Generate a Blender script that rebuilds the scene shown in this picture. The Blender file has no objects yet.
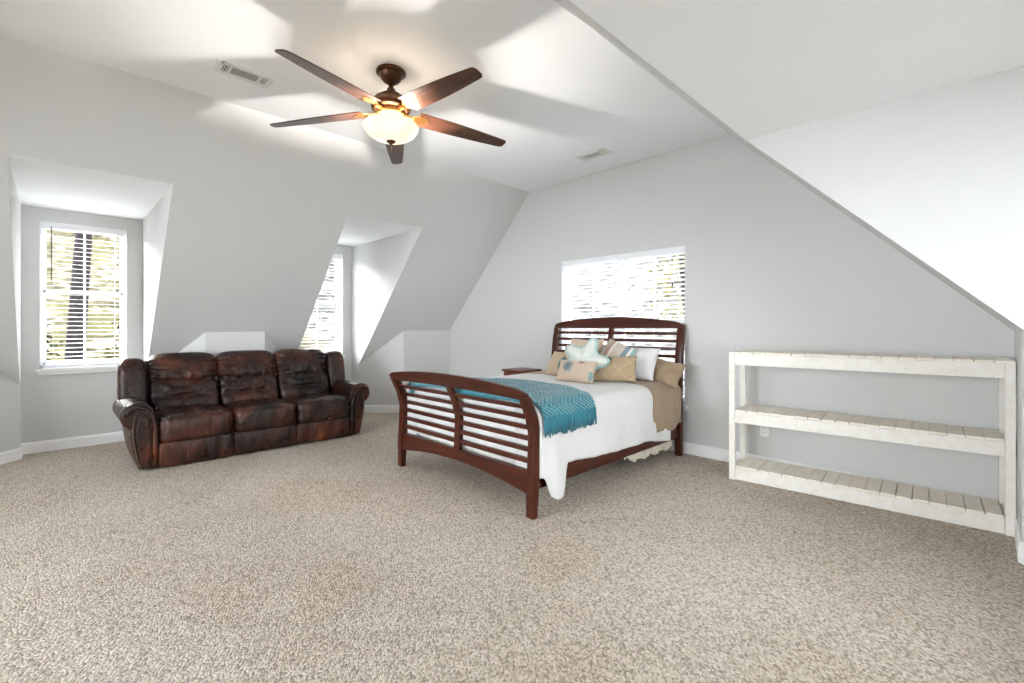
import bpy, bmesh, math, random
from mathutils import Vector, Matrix, noise
random.seed(7)
SC = bpy.context.scene
COL = SC.collection
PI = math.pi

# ------------------------------------------------------------------ camera
cam_d = bpy.data.cameras.new('camera')
cam_d.sensor_width = 36.0
cam_d.lens = 463.63 / 1024 * 36.0
cam_d.shift_y = -(341.5 - 326.945) / 1024
cam_d.clip_start = 0.02
cam = bpy.data.objects.new('camera', cam_d)
cam.location = (0, 0, 1.27)
cam.rotation_euler = (PI / 2, 0, math.radians(45.4014))
COL.objects.link(cam)
SC.camera = cam

# ------------------------------------------------------------------ world, daylight, exposure
world = bpy.data.worlds.new('overcast_sky')
SC.world = world
world.use_nodes = True
wn = world.node_tree
bg = wn.nodes['Background']
bg.inputs['Color'].default_value = (0.905, 0.955, 1.0, 1)
bg.inputs['Strength'].default_value = 7.0
SC.view_settings.view_transform = 'Standard'
SC.view_settings.look = 'None'
SC.view_settings.exposure = 1.12
SC.view_settings.gamma = 1.0
SC.view_settings.use_curve_mapping = False
SC.cycles.max_bounces = 14
SC.cycles.diffuse_bounces = 8
SC.cycles.transparent_max_bounces = 16
SC.cycles.sample_clamp_indirect = 8.0


sun_d = bpy.data.lights.new('hazy_sun', 'SUN')
sun_d.energy = 17.0; sun_d.angle = math.radians(35); sun_d.color = (1.0, 0.97, 0.92)
sun = bpy.data.objects.new('hazy_sun', sun_d)
sun.rotation_euler = Vector((0.75, 0.50, -0.42)).to_track_quat('-Z', 'Y').to_euler()
COL.objects.link(sun)


def portal(loc, rot, sx, sy):
    l = bpy.data.lights.new('window_portal', 'AREA')
    l.shape = 'RECTANGLE'; l.size = sx; l.size_y = sy
    l.cycles.is_portal = True
    o = bpy.data.objects.new('window_portal', l)
    o.location = loc; o.rotation_euler = rot
    COL.objects.link(o)


# daylight enters by the three windows in view and by two unseen ones added behind the camera for light
portal((-6.95, 0.23, 1.6), (0, -PI / 2, 0), 1.45, 0.68)
portal((-6.95, 2.72, 1.6), (0, -PI / 2, 0), 1.45, 0.68)
portal((-2.9, 4.75, 1.28), (-PI / 2, 0, 0), 1.6, 1.6)
portal((1.10, 2.28, 1.45), (0, PI / 2, 0), 1.7, 1.55)
portal((-2.7, -3.05, 1.35), (PI / 2, 0, 0), 3.8, 2.1)

# ------------------------------------------------------------------ constants of the room
ZC = 3.0755; ZK = 1.2143; ZD = 2.4849
XS = -4.2536; XK = -6.0123; XT = -6.4827; XW = -6.7144
LP = (ZC - ZK) / (XS - XK)                 # pitch of the left slope
YD = 4.5197; YB = -2.8
Y1A, Y1B = -0.2397, 0.7136
Y2A, Y2B = 2.2558, 3.2057
XRS = -1.663; RP = 1.012; XRK = 0.15; XRT = 0.656; XRW = 0.85
YR0, YR1 = -1.6, 3.2057
def zl(x): return ZC + (x - XS) * LP
def zr(x): return ZC - (x - XRS) * RP
XLD = XS + (ZD - ZC) / LP
XRD = XRS + (ZC - ZD) / RP
ZLT = zl(XT); ZRT = zr(XRT); ZRK = zr(XRK)
W1 = (-0.11, 0.57, 0.84, 2.35)             # window opening y0,y1,z0,z1
W2 = (2.385, 3.065, 0.84, 2.35)
W3 = (-3.70, -2.105, 0.48, 2.09)           # x0,x1,z0,z1
W4 = (1.5, 3.05, 0.6, 2.3)  # unseen window, added and sized to light the right cheek
W5 = (-4.6, -0.8, 0.3, 2.4)  # unseen back window, added to brighten the room


# ------------------------------------------------------------------ helpers
def hexc(r, g, b):
    f = lambda c: (c / 255 / 12.92) if c / 255 <= 0.04045 else ((c / 255 + 0.055) / 1.055) ** 2.4
    return (f(r), f(g), f(b), 1.0)


def obj(name, bm, mat=None, parent=None, smooth=False, loc=None, rot=None):
    me = bpy.data.meshes.new(name)
    bm.normal_update()
    bm.to_mesh(me); bm.free()
    if smooth:
        for p in me.polygons: p.use_smooth = True
    o = bpy.data.objects.new(name, me)
    if mat: me.materials.append(mat)
    if parent: o.parent = parent
    if loc: o.location = loc
    if rot: o.rotation_euler = rot
    COL.objects.link(o)
    return o


def thing(name, label, cat, loc=(0, 0, 0), rz=0.0, group=None):
    o = bpy.data.objects.new(name, None)
    o.empty_display_size = 0.1
    o.location = loc; o.rotation_euler = (0, 0, rz)
    COL.objects.link(o)
    return tag(o, label, cat, group)


def tag(o, label, cat, group=None):
    o['label'] = label; o['category'] = cat
    if group: o['group'] = group
    return o


def struct(name, bm, mat, parent=None, smooth=False):
    o = obj(name, bm, mat, parent, smooth)
    if parent is None: o['kind'] = 'structure'
    return o


def merge(bm, t, mtx=None):
    """append bmesh t to bm and free it"""
    me = bpy.data.meshes.new('tmp')
    if mtx is not None: t.transform(mtx)
    t.to_mesh(me); t.free()
    bm.from_mesh(me)
    bpy.data.meshes.remove(me)


def box(bm, x0, x1, y0, y1, z0, z1, bev=0.0, seg=2, mtx=None):
    t = bmesh.new()
    bmesh.ops.create_cube(t, size=1)
    t.transform(Matrix.Translation(((x0 + x1) / 2, (y0 + y1) / 2, (z0 + z1) / 2)) @
                Matrix.Diagonal((abs(x1 - x0), abs(y1 - y0), abs(z1 - z0), 1)))
    if bev > 0:
        bmesh.ops.bevel(t, geom=t.edges[:], offset=bev, segments=seg, profile=0.7, affect='EDGES')
    merge(bm, t, mtx)


def poly(bm, pts):
    vs = [bm.verts.new(p) for p in pts]
    return bm.faces.new(vs)


def prism(bm, pts, vec, bev=0.0, seg=2):
    """closed planar outline extruded by vec"""
    t = bmesh.new()
    a = [t.verts.new(p) for p in pts]
    v = Vector(vec)
    b = [t.verts.new(Vector(p) + v) for p in pts]
    n = len(pts)
    t.faces.new(a); t.faces.new(b[::-1])
    for i in range(n):
        t.faces.new((a[i], b[i], b[(i + 1) % n], a[(i + 1) % n]))
    bmesh.ops.recalc_face_normals(t, faces=t.faces[:])
    if bev > 0:
        es = [e for e in t.edges if len(e.link_faces) == 2 and e.calc_face_angle(0) > 0.5]
        bmesh.ops.bevel(t, geom=es, offset=bev, segments=seg, profile=0.7, affect='EDGES')
    merge(bm, t)


def tube(bm, pts, r, n=8, cap=True):
    pts = [Vector(p) for p in pts]
    rr = r if isinstance(r, (list, tuple)) else [r] * len(pts)
    rings = []
    for i, p in enumerate(pts):
        d = (pts[min(i + 1, len(pts) - 1)] - pts[max(i - 1, 0)]).normalized()
        up = Vector((0, 0, 1)) if abs(d.z) < 0.95 else Vector((1, 0, 0))
        a = d.cross(up).normalized(); b = d.cross(a).normalized()
        rings.append([bm.verts.new(p + (a * math.cos(2 * PI * k / n) + b * math.sin(2 * PI * k / n)) * rr[i]) for k in range(n)])
    for i in range(len(rings) - 1):
        for k in range(n):
            bm.faces.new((rings[i][k], rings[i + 1][k], rings[i + 1][(k + 1) % n], rings[i][(k + 1) % n]))
    if cap:
        bm.faces.new(rings[0]); bm.faces.new(rings[-1][::-1])


def lathe(bm, prof, n=40, c=(0, 0)):
    """prof: list of (radius, z) from top to bottom"""
    rings = []
    for r, z in prof:
        if r < 1e-5:
            rings.append([bm.verts.new((c[0], c[1], z))])
        else:
            rings.append([bm.verts.new((c[0] + r * math.cos(2 * PI * k / n), c[1] + r * math.sin(2 * PI * k / n), z)) for k in range(n)])
    for i in range(len(rings) - 1):
        a, b = rings[i], rings[i + 1]
        for k in range(n):
            k2 = (k + 1) % n
            if len(a) == 1 and len(b) == 1: continue
            if len(a) == 1: bm.faces.new((a[0], b[k], b[k2]))
            elif len(b) == 1: bm.faces.new((a[k], b[0], a[k2]))
            else: bm.faces.new((a[k], b[k], b[k2], a[k2]))
    bmesh.ops.recalc_face_normals(bm, faces=bm.faces[:])


def grid(bm, nu, nv, f, close_u=False):
    vs = [[bm.verts.new(f(i / (nu if close_u else nu - 1), j / (nv - 1))) for j in range(nv)] for i in range(nu)]
    for i in range(nu if close_u else nu - 1):
        for j in range(nv - 1):
            i2 = (i + 1) % nu
            bm.faces.new((vs[i][j], vs[i2][j], vs[i2][j + 1], vs[i][j + 1]))
    return vs


def puff(sx, sy, sz, p=4.0, n=26, fn=None):
    """rounded-box cushion centred at the origin, half sizes from sx,sy,sz; fn(Vector unit, Vector pos)->pos"""
    t = bmesh.new()
    bmesh.ops.create_cube(t, size=2)
    bmesh.ops.subdivide_edges(t, edges=t.edges[:], cuts=n, use_grid_fill=True)
    for v in t.verts:
        c = v.co
        q = (abs(c.x) ** p + abs(c.y) ** p + abs(c.z) ** p) ** (1 / p)
        u = c / q
        w = Vector((u.x * sx / 2, u.y * sy / 2, u.z * sz / 2))
        if fn: w = fn(u, w)
        v.co = w
    return t


def ns(v, s=1.0, seed=0.0):
    return noise.noise(Vector((v[0] * s + seed, v[1] * s + seed * 1.7, v[2] * s - seed)))


def smooth01(x):
    x = max(0.0, min(1.0, x)); return x * x * (3 - 2 * x)


# ------------------------------------------------------------------ materials
def nodemat(name):
    m = bpy.data.materials.new(name); m.use_nodes = True
    nt = m.node_tree
    return m, nt, nt.nodes['Principled BSDF']


def N(nt, t, **kw):
    n = nt.nodes.new(t)
    for k, v in kw.items():
        if k in n.inputs: n.inputs[k].default_value = v
        else: setattr(n, k, v)
    return n


def coords(nt, scale=(1, 1, 1), rot=(0, 0, 0), kind='Object'):
    tc = N(nt, 'ShaderNodeTexCoord'); mp = N(nt, 'ShaderNodeMapping')
    mp.inputs['Scale'].default_value = scale; mp.inputs['Rotation'].default_value = rot
    nt.links.new(tc.outputs[kind], mp.inputs['Vector'])
    return mp.outputs['Vector']


def ramp(nt, fac, stops):
    r = N(nt, 'ShaderNodeValToRGB')
    while len(r.color_ramp.elements) < len(stops): r.color_ramp.elements.new(0.5)
    for e, (p, c) in zip(r.color_ramp.elements, stops):
        e.position = p; e.color = c
    nt.links.new(fac, r.inputs['Fac'])
    return r.outputs['Color']


def bump(nt, b, height, strength=0.3, dist=0.01):
    n = N(nt, 'ShaderNodeBump'); n.inputs['Strength'].default_value = strength; n.inputs['Distance'].default_value = dist
    nt.links.new(height, n.inputs['Height'])
    nt.links.new(n.outputs['Normal'], b.inputs['Normal'])
    return n


def noise_tex(nt, vec, scale, detail=4, rough=0.55, dist=0.0):
    n = N(nt, 'ShaderNodeTexNoise')
    n.inputs['Scale'].default_value = scale; n.inputs['Detail'].default_value = detail
    n.inputs['Roughness'].default_value = rough; n.inputs['Distortion'].default_value = dist
    nt.links.new(vec, n.inputs['Vector'])
    return n.outputs['Fac']


def mathn(nt, op, a, b=None, c=None):
    n = N(nt, 'ShaderNodeMath', operation=op)
    for i, x in enumerate((a, b, c)):
        if x is None: continue
        if isinstance(x, (int, float)): n.inputs[i].default_value = x
        else: nt.links.new(x, n.inputs[i])
    return n.outputs[0]


def mixc(nt, fac, a, b):
    n = N(nt, 'ShaderNodeMix', data_type='RGBA')
    for sock, x in ((n.inputs[0], fac), (n.inputs[6], a), (n.inputs[7], b)):
        if isinstance(x, (tuple, float, int)): sock.default_value = x
        else: nt.links.new(x, sock)
    return n.outputs[2]


def simple(name, col, rough=0.6, metal=0.0, bs=0, bstr=0.1, vary=0.0, vs=3.0, bdist=0.005, spec=None):
    m, nt, b = nodemat(name)
    b.inputs['Base Color'].default_value = col
    b.inputs['Roughness'].default_value = rough; b.inputs['Metallic'].default_value = metal
    if spec is not None: b.inputs['Specular IOR Level'].default_value = spec
    v = coords(nt)
    if vary:
        f = noise_tex(nt, v, vs, 5)
        lo = tuple(c * (1 - vary) for c in col[:3]) + (1,); hi = tuple(min(1, c * (1 + vary)) for c in col[:3]) + (1,)
        nt.links.new(ramp(nt, f, [(0.3, lo), (0.7, hi)]), b.inputs['Base Color'])
    if bs: bump(nt, b, noise_tex(nt, v, bs, 3), bstr, bdist)
    return m


M = {}
M['wall'] = simple('wall_paint', hexc(206, 206, 205), 0.75, bs=160, bstr=0.06, bdist=0.002)
M['ceil'] = simple('ceiling_paint', hexc(241, 243, 245), 0.8, bs=160, bstr=0.06, bdist=0.002)
M['trim'] = simple('trim_paint', hexc(240, 240, 240), 0.4)
M['vinyl'] = simple('window_vinyl', hexc(238, 240, 242), 0.35)
M['slat'] = simple('blind_slat', hexc(236, 237, 240), 0.45)
M['cord'] = simple('blind_cord', hexc(215, 215, 212), 0.7)
M['darkcord'] = simple('dark_wand', hexc(60, 55, 50), 0.4)
M['plate'] = simple('outlet_plastic', hexc(236, 236, 233), 0.35)
M['slot'] = simple('dark_slot', hexc(45, 45, 45), 0.6)
M['grille'] = simple('vent_grey', hexc(120, 120, 112), 0.6)
M['white_metal'] = simple('vent_white', hexc(228, 228, 224), 0.5)


def make_carpet():
    m, nt, b = nodemat('berber_carpet')
    # nubby loops, longer along the pile rows than across them
    v1 = coords(nt)
    va = coords(nt, (1, 1, 1), (0, 0, -0.79))
    mp = N(nt, 'ShaderNodeMapping'); mp.inputs['Scale'].default_value = (132, 88, 132)
    nt.links.new(va, mp.inputs['Vector']); v = mp.outputs['Vector']
    vo = N(nt, 'ShaderNodeTexVoronoi'); vo.inputs['Scale'].default_value = 1.0; vo.inputs['Randomness'].default_value = 0.8
    nt.links.new(v, vo.inputs['Vector'])
    sep = N(nt, 'ShaderNodeSeparateColor'); nt.links.new(vo.outputs['Color'], sep.inputs[0])
    c = ramp(nt, sep.outputs[0], [(0.0, hexc(118, 106, 93)), (0.22, hexc(156, 144, 129)), (0.42, hexc(183, 171, 156)), (0.7, hexc(203, 192, 179)), (1.0, hexc(223, 214, 203))])
    big = noise_tex(nt, v1, 1.1, 5)
    c2 = mixc(nt, 0.3, c, ramp(nt, big, [(0.35, hexc(173, 156, 137)), (0.65, hexc(202, 194, 184))]))
    nt.links.new(c2, b.inputs['Base Color'])
    b.inputs['Roughness'].default_value = 0.95
    b.inputs['Specular IOR Level'].default_value = 0.1
    h1 = mathn(nt, 'SUBTRACT', 1.0, mathn(nt, 'MULTIPLY', vo.outputs['Distance'], 1.2))
    dent = noise_tex(nt, v1, 5.0, 3)
    h2 = mathn(nt, 'ADD', h1, mathn(nt, 'MULTIPLY', dent, 1.2))
    bump(nt, b, h2, 0.8, 0.008)
    return m


def make_leather():
    m, nt, b = nodemat('brown_leather')
    v = coords(nt)
    f = noise_tex(nt, v, 3.0, 4, 0.5, 0.3)
    c = ramp(nt, f, [(0.34, hexc(20, 11, 9)), (0.50, hexc(46, 24, 17)), (0.64, hexc(78, 41, 27)), (0.86, hexc(128, 70, 42))])
    nt.links.new(c, b.inputs['Base Color'])
    g = noise_tex(nt, v, 12, 4)
    b.inputs['Specular IOR Level'].default_value = 0.35
    nt.links.new(ramp(nt, g, [(0.3, (0.22,) * 3 + (1,)), (0.7, (0.42,) * 3 + (1,))]), b.inputs['Roughness'])
    vv = coords(nt, (1, 1, 0.35))
    cre = noise_tex(nt, vv, 15, 4, 0.55, 1.2)
    rid = mathn(nt, 'ABSOLUTE', mathn(nt, 'SUBTRACT', cre, 0.5))
    fine = noise_tex(nt, v, 240, 2)
    h = mathn(nt, 'ADD', mathn(nt, 'MULTIPLY', rid, 2.2), mathn(nt, 'MULTIPLY', fine, 0.12))
    bump(nt, b, h, 0.6, 0.012)
    return m


def make_wood(name, dark, light, rough=0.3, scale=(14, 14, 14), axis=0):
    m, nt, b = nodemat(name)
    s = [26, 26, 26]; s[axis] = 2.0
    v = coords(nt, tuple(s))
    f = noise_tex(nt, v, 1.0, 6, 0.6, 0.8)
    nt.links.new(ramp(nt, f, [(0.28, dark), (0.72, light)]), b.inputs['Base Color'])
    b.inputs['Roughness'].default_value = rough
    b.inputs['Specular IOR Level'].default_value = 0.35
    bump(nt, b, f, 0.08, 0.003)
    return m


def make_painted_wood(name='worn_white_paint', tint=(1, 1, 1)):
    m, nt, b = nodemat(name)
    tc = lambda c: (c[0] * tint[0], c[1] * tint[1], c[2] * tint[2], 1)
    v = coords(nt, (6, 6, 6))
    f = noise_tex(nt, v, 3.0, 8, 0.7, 0.4)
    g = noise_tex(nt, coords(nt, (3, 60, 60)), 1.0, 4)
    c = ramp(nt, f, [(0.25, tc(hexc(206, 194, 178))), (0.36, tc(hexc(234, 230, 222))), (0.6, tc(hexc(243, 241, 236)))])
    nt.links.new(c, b.inputs['Base Color'])
    b.inputs['Roughness'].default_value = 0.6
    bump(nt, b, mathn(nt, 'ADD', f, mathn(nt, 'MULTIPLY', g, 0.6)), 0.18, 0.004)
    return m


def fabric(name, col, weave=500, bstr=0.25, vary=0.06, rough=0.9, wr=14, sheen=0.2):
    m, nt, b = nodemat(name)
    v = coords(nt)
    f = noise_tex(nt, v, 9, 4)
    lo = tuple(c * (1 - vary) for c in col[:3]) + (1,); hi = tuple(min(1, c * (1 + vary)) for c in col[:3]) + (1,)
    nt.links.new(ramp(nt, f, [(0.3, lo), (0.7, hi)]), b.inputs['Base Color'])
    b.inputs['Roughness'].default_value = rough
    b.inputs['Sheen Weight'].default_value = sheen
    h = mathn(nt, 'ADD', mathn(nt, 'MULTIPLY', noise_tex(nt, v, weave, 2), 0.25), noise_tex(nt, v, wr, 3, 0.5, 0.8))
    bump(nt, b, h, bstr, 0.01)
    return m


def printed(name, base, marks, weave=400):
    """cloth with printed motifs; marks: (kind, params, colour). Object space x across, z up"""
    m, nt, b = nodemat(name)
    tc = N(nt, 'ShaderNodeTexCoord')
    sep = N(nt, 'ShaderNodeSeparateXYZ'); nt.links.new(tc.outputs['Object'], sep.inputs[0])
    X, Y, Z = sep.outputs
    cur = None
    nz = noise_tex(nt, tc.outputs['Object'], 75, 6, 0.65)
    col = base
    for kind, pr, c in marks:
        if kind == 'stripe':      # (nx, nz, offset, width)
            d = mathn(nt, 'ADD', mathn(nt, 'MULTIPLY', X, pr[0]), mathn(nt, 'MULTIPLY', Z, pr[1]))
            d = mathn(nt, 'ABSOLUTE', mathn(nt, 'SUBTRACT', d, pr[2]))
            mask = mathn(nt, 'LESS_THAN', d, pr[3])
        elif kind == 'blob':      # (x, z, rx, rz, ragged)
            dx = mathn(nt, 'DIVIDE', mathn(nt, 'SUBTRACT', X, pr[0]), pr[2])
            dz = mathn(nt, 'DIVIDE', mathn(nt, 'SUBTRACT', Z, pr[1]), pr[3])
            d = mathn(nt, 'SQRT', mathn(nt, 'ADD', mathn(nt, 'MULTIPLY', dx, dx), mathn(nt, 'MULTIPLY', dz, dz)))
            d = mathn(nt, 'ADD', d, mathn(nt, 'MULTIPLY', mathn(nt, 'SUBTRACT', nz, 0.5), pr[4]))
            mask = mathn(nt, 'MULTIPLY', mathn(nt, 'SUBTRACT', 1.0, d), 3.0); mask.node.use_clamp = True
        elif kind == 'branch':    # (x, z, r, arms): ragged coral fan
            dx = mathn(nt, 'SUBTRACT', X, pr[0]); dz = mathn(nt, 'SUBTRACT', Z, pr[1])
            rad = mathn(nt, 'SQRT', mathn(nt, 'ADD', mathn(nt, 'MULTIPLY', dx, dx), mathn(nt, 'MULTIPLY', dz, dz)))
            ang = mathn(nt, 'ARCTAN2', dz, dx)
            lim = mathn(nt, 'ADD', pr[2] * 0.68, mathn(nt, 'MULTIPLY', mathn(nt, 'SINE', mathn(nt, 'MULTIPLY', ang, float(pr[3]))), pr[2] * 0.34))
            lim = mathn(nt, 'ADD', lim, mathn(nt, 'MULTIPLY', mathn(nt, 'SUBTRACT', nz, 0.5), pr[2] * 0.9))
            mask = mathn(nt, 'LESS_THAN', rad, lim)
        elif kind == 'trellis':   # diagonal lattice (period, line width)
            a = mathn(nt, 'PINGPONG', mathn(nt, 'ADD', X, Z), pr[0]); c2 = mathn(nt, 'PINGPONG', mathn(nt, 'SUBTRACT', X, Z), pr[0])
            mask = mathn(nt, 'LESS_THAN', mathn(nt, 'MINIMUM', a, c2), pr[1])
        col = mixc(nt, mask, col, c)
    if isinstance(col, tuple): b.inputs['Base Color'].default_value = col
    else: nt.links.new(col, b.inputs['Base Color'])
    b.inputs['Roughness'].default_value = 0.9
    b.inputs['Sheen Weight'].default_value = 0.2
    h = mathn(nt, 'ADD', mathn(nt, 'MULTIPLY', noise_tex(nt, tc.outputs['Object'], weave, 2), 0.3), noise_tex(nt, tc.outputs['Object'], 16, 3, 0.5, 0.6))
    bump(nt, b, h, 0.25, 0.01)
    return m


def make_knit():
    m, nt, b = nodemat('teal_chenille_knit')
    v = coords(nt)
    tc = N(nt, 'ShaderNodeTexCoord'); uv = tc.outputs['UV']
    sep = N(nt, 'ShaderNodeSeparateXYZ'); nt.links.new(uv, sep.inputs[0])
    zig = mathn(nt, 'PINGPONG', mathn(nt, 'MULTIPLY', sep.outputs[1], 1.0), 0.09)
    ph = mathn(nt, 'ADD', mathn(nt, 'MULTIPLY', sep.outputs[0], 150.0), mathn(nt, 'MULTIPLY', zig, 170.0))
    s = mathn(nt, 'SINE', ph)
    f = noise_tex(nt, v, 60, 3)
    k = mathn(nt, 'ADD', mathn(nt, 'MULTIPLY', s, 0.14), f)
    nt.links.new(ramp(nt, k, [(0.25, hexc(26, 94, 110)), (0.5, hexc(50, 126, 142)), (0.8, hexc(92, 162, 174))]), b.inputs['Base Color'])
    b.inputs['Roughness'].default_value = 0.9; b.inputs['Sheen Weight'].default_value = 0.4
    bump(nt, b, mathn(nt, 'ADD', mathn(nt, 'MULTIPLY', s, 0.5), mathn(nt, 'MULTIPLY', noise_tex(nt, v, 120, 2), 0.6)), 0.7, 0.01)
    return m


def make_glass():
    m = bpy.data.materials.new('window_glass'); m.use_nodes = True
    nt = m.node_tree; nt.nodes.clear()
    out = N(nt, 'ShaderNodeOutputMaterial'); mix = N(nt, 'ShaderNodeMixShader')
    tr = N(nt, 'ShaderNodeBsdfTransparent'); tr.inputs[0].default_value = (0.97, 0.98, 0.98, 1)
    gl = N(nt, 'ShaderNodeBsdfGlossy'); gl.inputs['Roughness'].default_value = 0.02
    fr = N(nt, 'ShaderNodeFresnel'); fr.inputs['IOR'].default_value = 1.3
    nt.links.new(fr.outputs[0], mix.inputs[0]); nt.links.new(tr.outputs[0], mix.inputs[1]); nt.links.new(gl.outputs[0], mix.inputs[2])
    nt.links.new(mix.outputs[0], out.inputs[0])
    return m


def make_ground():
    m, nt, b = nodemat('leafy_hillside')
    v = coords(nt)
    f = noise_tex(nt, v, 1.6, 8, 0.7, 0.5)
    g = noise_tex(nt, v, 0.5, 3)
    c = ramp(nt, f, [(0.34, hexc(30, 28, 20)), (0.45, hexc(56, 53, 42)), (0.52, hexc(84, 80, 68)), (0.64, hexc(122, 119, 113))])
    c = mixc(nt, ramp(nt, g, [(0.45, (0, 0, 0, 1)), (0.6, (0.7, 0.7, 0.7, 1))]), c, hexc(62, 60, 38))
    sp = N(nt, 'ShaderNodeSeparateXYZ'); nt.links.new(v, sp.inputs[0])
    gable_brightness = mathn(nt, 'MULTIPLY', mathn(nt, 'SUBTRACT', sp.outputs[1], 7.0), 0.5); gable_brightness.node.use_clamp = True  # outdoor brightness behind the gable window is set through the ground colour
    c = mixc(nt, gable_brightness, c, ramp(nt, f, [(0.38, hexc(34, 34, 34)), (0.5, hexc(66, 65, 64)), (0.62, hexc(100, 98, 98))]))
    nt.links.new(c, b.inputs['Base Color'])
    b.inputs['Roughness'].default_value = 1.0
    b.inputs['Specular IOR Level'].default_value = 0.0
    return m


M['carpet'] = make_carpet()
M['leather'] = make_leather()
M['cherry'] = make_wood('cherry_wood', hexc(42, 15, 8), hexc(84, 37, 20), 0.28, axis=0)
M['cherry_v'] = make_wood('cherry_wood_upright', hexc(42, 15, 8), hexc(84, 37, 20), 0.28, axis=2)
M['cherry_y'] = make_wood('cherry_wood_long', hexc(42, 15, 8), hexc(84, 36, 20), 0.3, axis=1)
M['walnut'] = make_wood('walnut_wood', hexc(84, 44, 32), hexc(122, 72, 54), 0.35, axis=0)
M['shelfpaint'] = make_painted_wood('worn_white_paint', (0.92, 0.915, 0.90))
M['boardpaint'] = make_painted_wood('worn_cream_paint', (0.98, 0.94, 0.89))
M['glass'] = make_glass()
M['ground'] = make_ground()
M['bark'] = simple('tree_bark', hexc(34, 31, 32), 0.95, bs=22, bstr=0.9, vary=0.35, vs=8, bdist=0.05, spec=0.05)
M['leaf_y'] = simple('leaf_yellow_green', hexc(84, 80, 50), 0.9, vary=0.4, vs=2.5, spec=0.05)
M['leaf_g'] = simple('leaf_green', hexc(52, 58, 38), 0.9, vary=0.4, vs=2.5, spec=0.05)
M['coverlet'] = fabric('white_coverlet', hexc(216, 215, 214), weave=260, bstr=0.3, vary=0.02, wr=22)
M['matt'] = fabric('mattress_ticking', hexc(225, 222, 215), vary=0.02)
M['tan'] = fabric('tan_sheet', hexc(154, 132, 106), weave=700, bstr=0.35, vary=0.08, rough=0.7, wr=12)
M['whitecase'] = fabric('white_pillowcase', hexc(220, 219, 219), weave=600, bstr=0.25, vary=0.02, wr=10)
M['lace'] = fabric('cream_lace', hexc(214, 205, 188), weave=180, bstr=0.8, vary=0.12, wr=60)
M['knit'] = make_knit()
M['fringe'] = fabric('teal_fringe', hexc(44, 116, 132), weave=300, vary=0.2, wr=80)
M['beige_coral'] = printed('beige_coral_print', hexc(196, 176, 156), [('blob', (-0.07, 0.135, 0.048, 0.060, 3.4), hexc(104, 126, 130)), ('blob', (0.05, 0.19, 0.035, 0.022, 3.4), hexc(150, 122, 108)), ('blob', (0.16, 0.06, 0.022, 0.055, 1.6), hexc(120, 150, 150))])
M['beige_shell'] = printed('beige_shell_print', hexc(190, 168, 142), [('blob', (0.045, 0.13, 0.045, 0.095, 0.5), hexc(84, 120, 118))])
M['beige_square'] = printed('beige_square_print', hexc(196, 176, 154), [('stripe', (0.3, 1.0, 0.40, 0.012), hexc(196, 170, 150)), ('blob', (0.1, 0.25, 0.05, 0.03, 0.8), hexc(190, 168, 146))])
M['stripes'] = printed('striped_print', hexc(200, 186, 170), [('stripe', (1, 0.0, -0.095, 0.014), hexc(186, 152, 132)), ('stripe', (1, 0.0, -0.055, 0.008), hexc(232, 228, 220)), ('stripe', (1, 0.0, 0.085, 0.022), hexc(116, 138, 150)), ('stripe', (1, 0.0, 0.125, 0.008), hexc(232, 230, 224)), ('stripe', (1, 0.0, 0.15, 0.012), hexc(140, 168, 170))])
M['trellis'] = printed('tan_trellis_print', hexc(168, 146, 116), [('trellis', (0.085, 0.0035), hexc(190, 168, 136)), ('blob', (-0.04, 0.20, 0.06, 0.038, 1.0), hexc(66, 96, 88)), ('blob', (-0.10, 0.13, 0.022, 0.03, 0.8), hexc(70, 70, 60))])
M['aqua'] = fabric('aqua_star', hexc(206, 211, 204), weave=250, vary=0.07, wr=40)
M['aqua_edge'] = fabric('aqua_star_edge', hexc(158, 184, 180), weave=250, vary=0.08, wr=40)
M['linen'] = fabric('linen_back', hexc(206, 186, 158), weave=300, vary=0.06)
M['bronze'] = simple('oil_bronze', hexc(84, 56, 38), 0.35, 0.85, vary=0.15, vs=6)
M['brass'] = simple('antique_brass', hexc(176, 130, 78), 0.32, 0.9, vary=0.1, vs=6)
M['blade'] = make_wood('fan_blade_wood', hexc(58, 36, 27), hexc(90, 56, 40), 0.26, axis=0)
M['blade'].node_tree.nodes['Principled BSDF'].inputs['Coat Weight'].default_value = 0.5
M['blade'].node_tree.nodes['Principled BSDF'].inputs['Coat Roughness'].default_value = 0.12
M['nail'] = simple('nailhead_brass', hexc(128, 108, 86), 0.35, 0.9)


def make_bowl():
    m, nt, b = nodemat('alabaster_glass')
    v = coords(nt)
    f = noise_tex(nt, v, 7, 4, 0.5, 1.0)
    b.inputs['Base Color'].default_value = hexc(132, 122, 106)
    b.inputs['Roughness'].default_value = 0.3
    nt.links.new(ramp(nt, f, [(0.3, hexc(255, 222, 176)), (0.7, hexc(255, 240, 214))]), b.inputs['Emission Color'])
    b.inputs['Emission Strength'].default_value = 0.62
    return m


M['bowl'] = make_bowl()

# ------------------------------------------------------------------ the room
bm = bmesh.new()
poly(bm, [(-7.2, YB - 0.3, 0), (1.2, YB - 0.3, 0), (1.2, YD + 0.3, 0), (-7.2, YD + 0.3, 0)])
struct('floor', bm, M['carpet'])

bm = bmesh.new()
poly(bm, [(XS, YB, ZC), (XS, YD, ZC), (XRS, YD, ZC), (XRS, YB, ZC)])
struct('ceiling', bm, M['ceil'])

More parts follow.
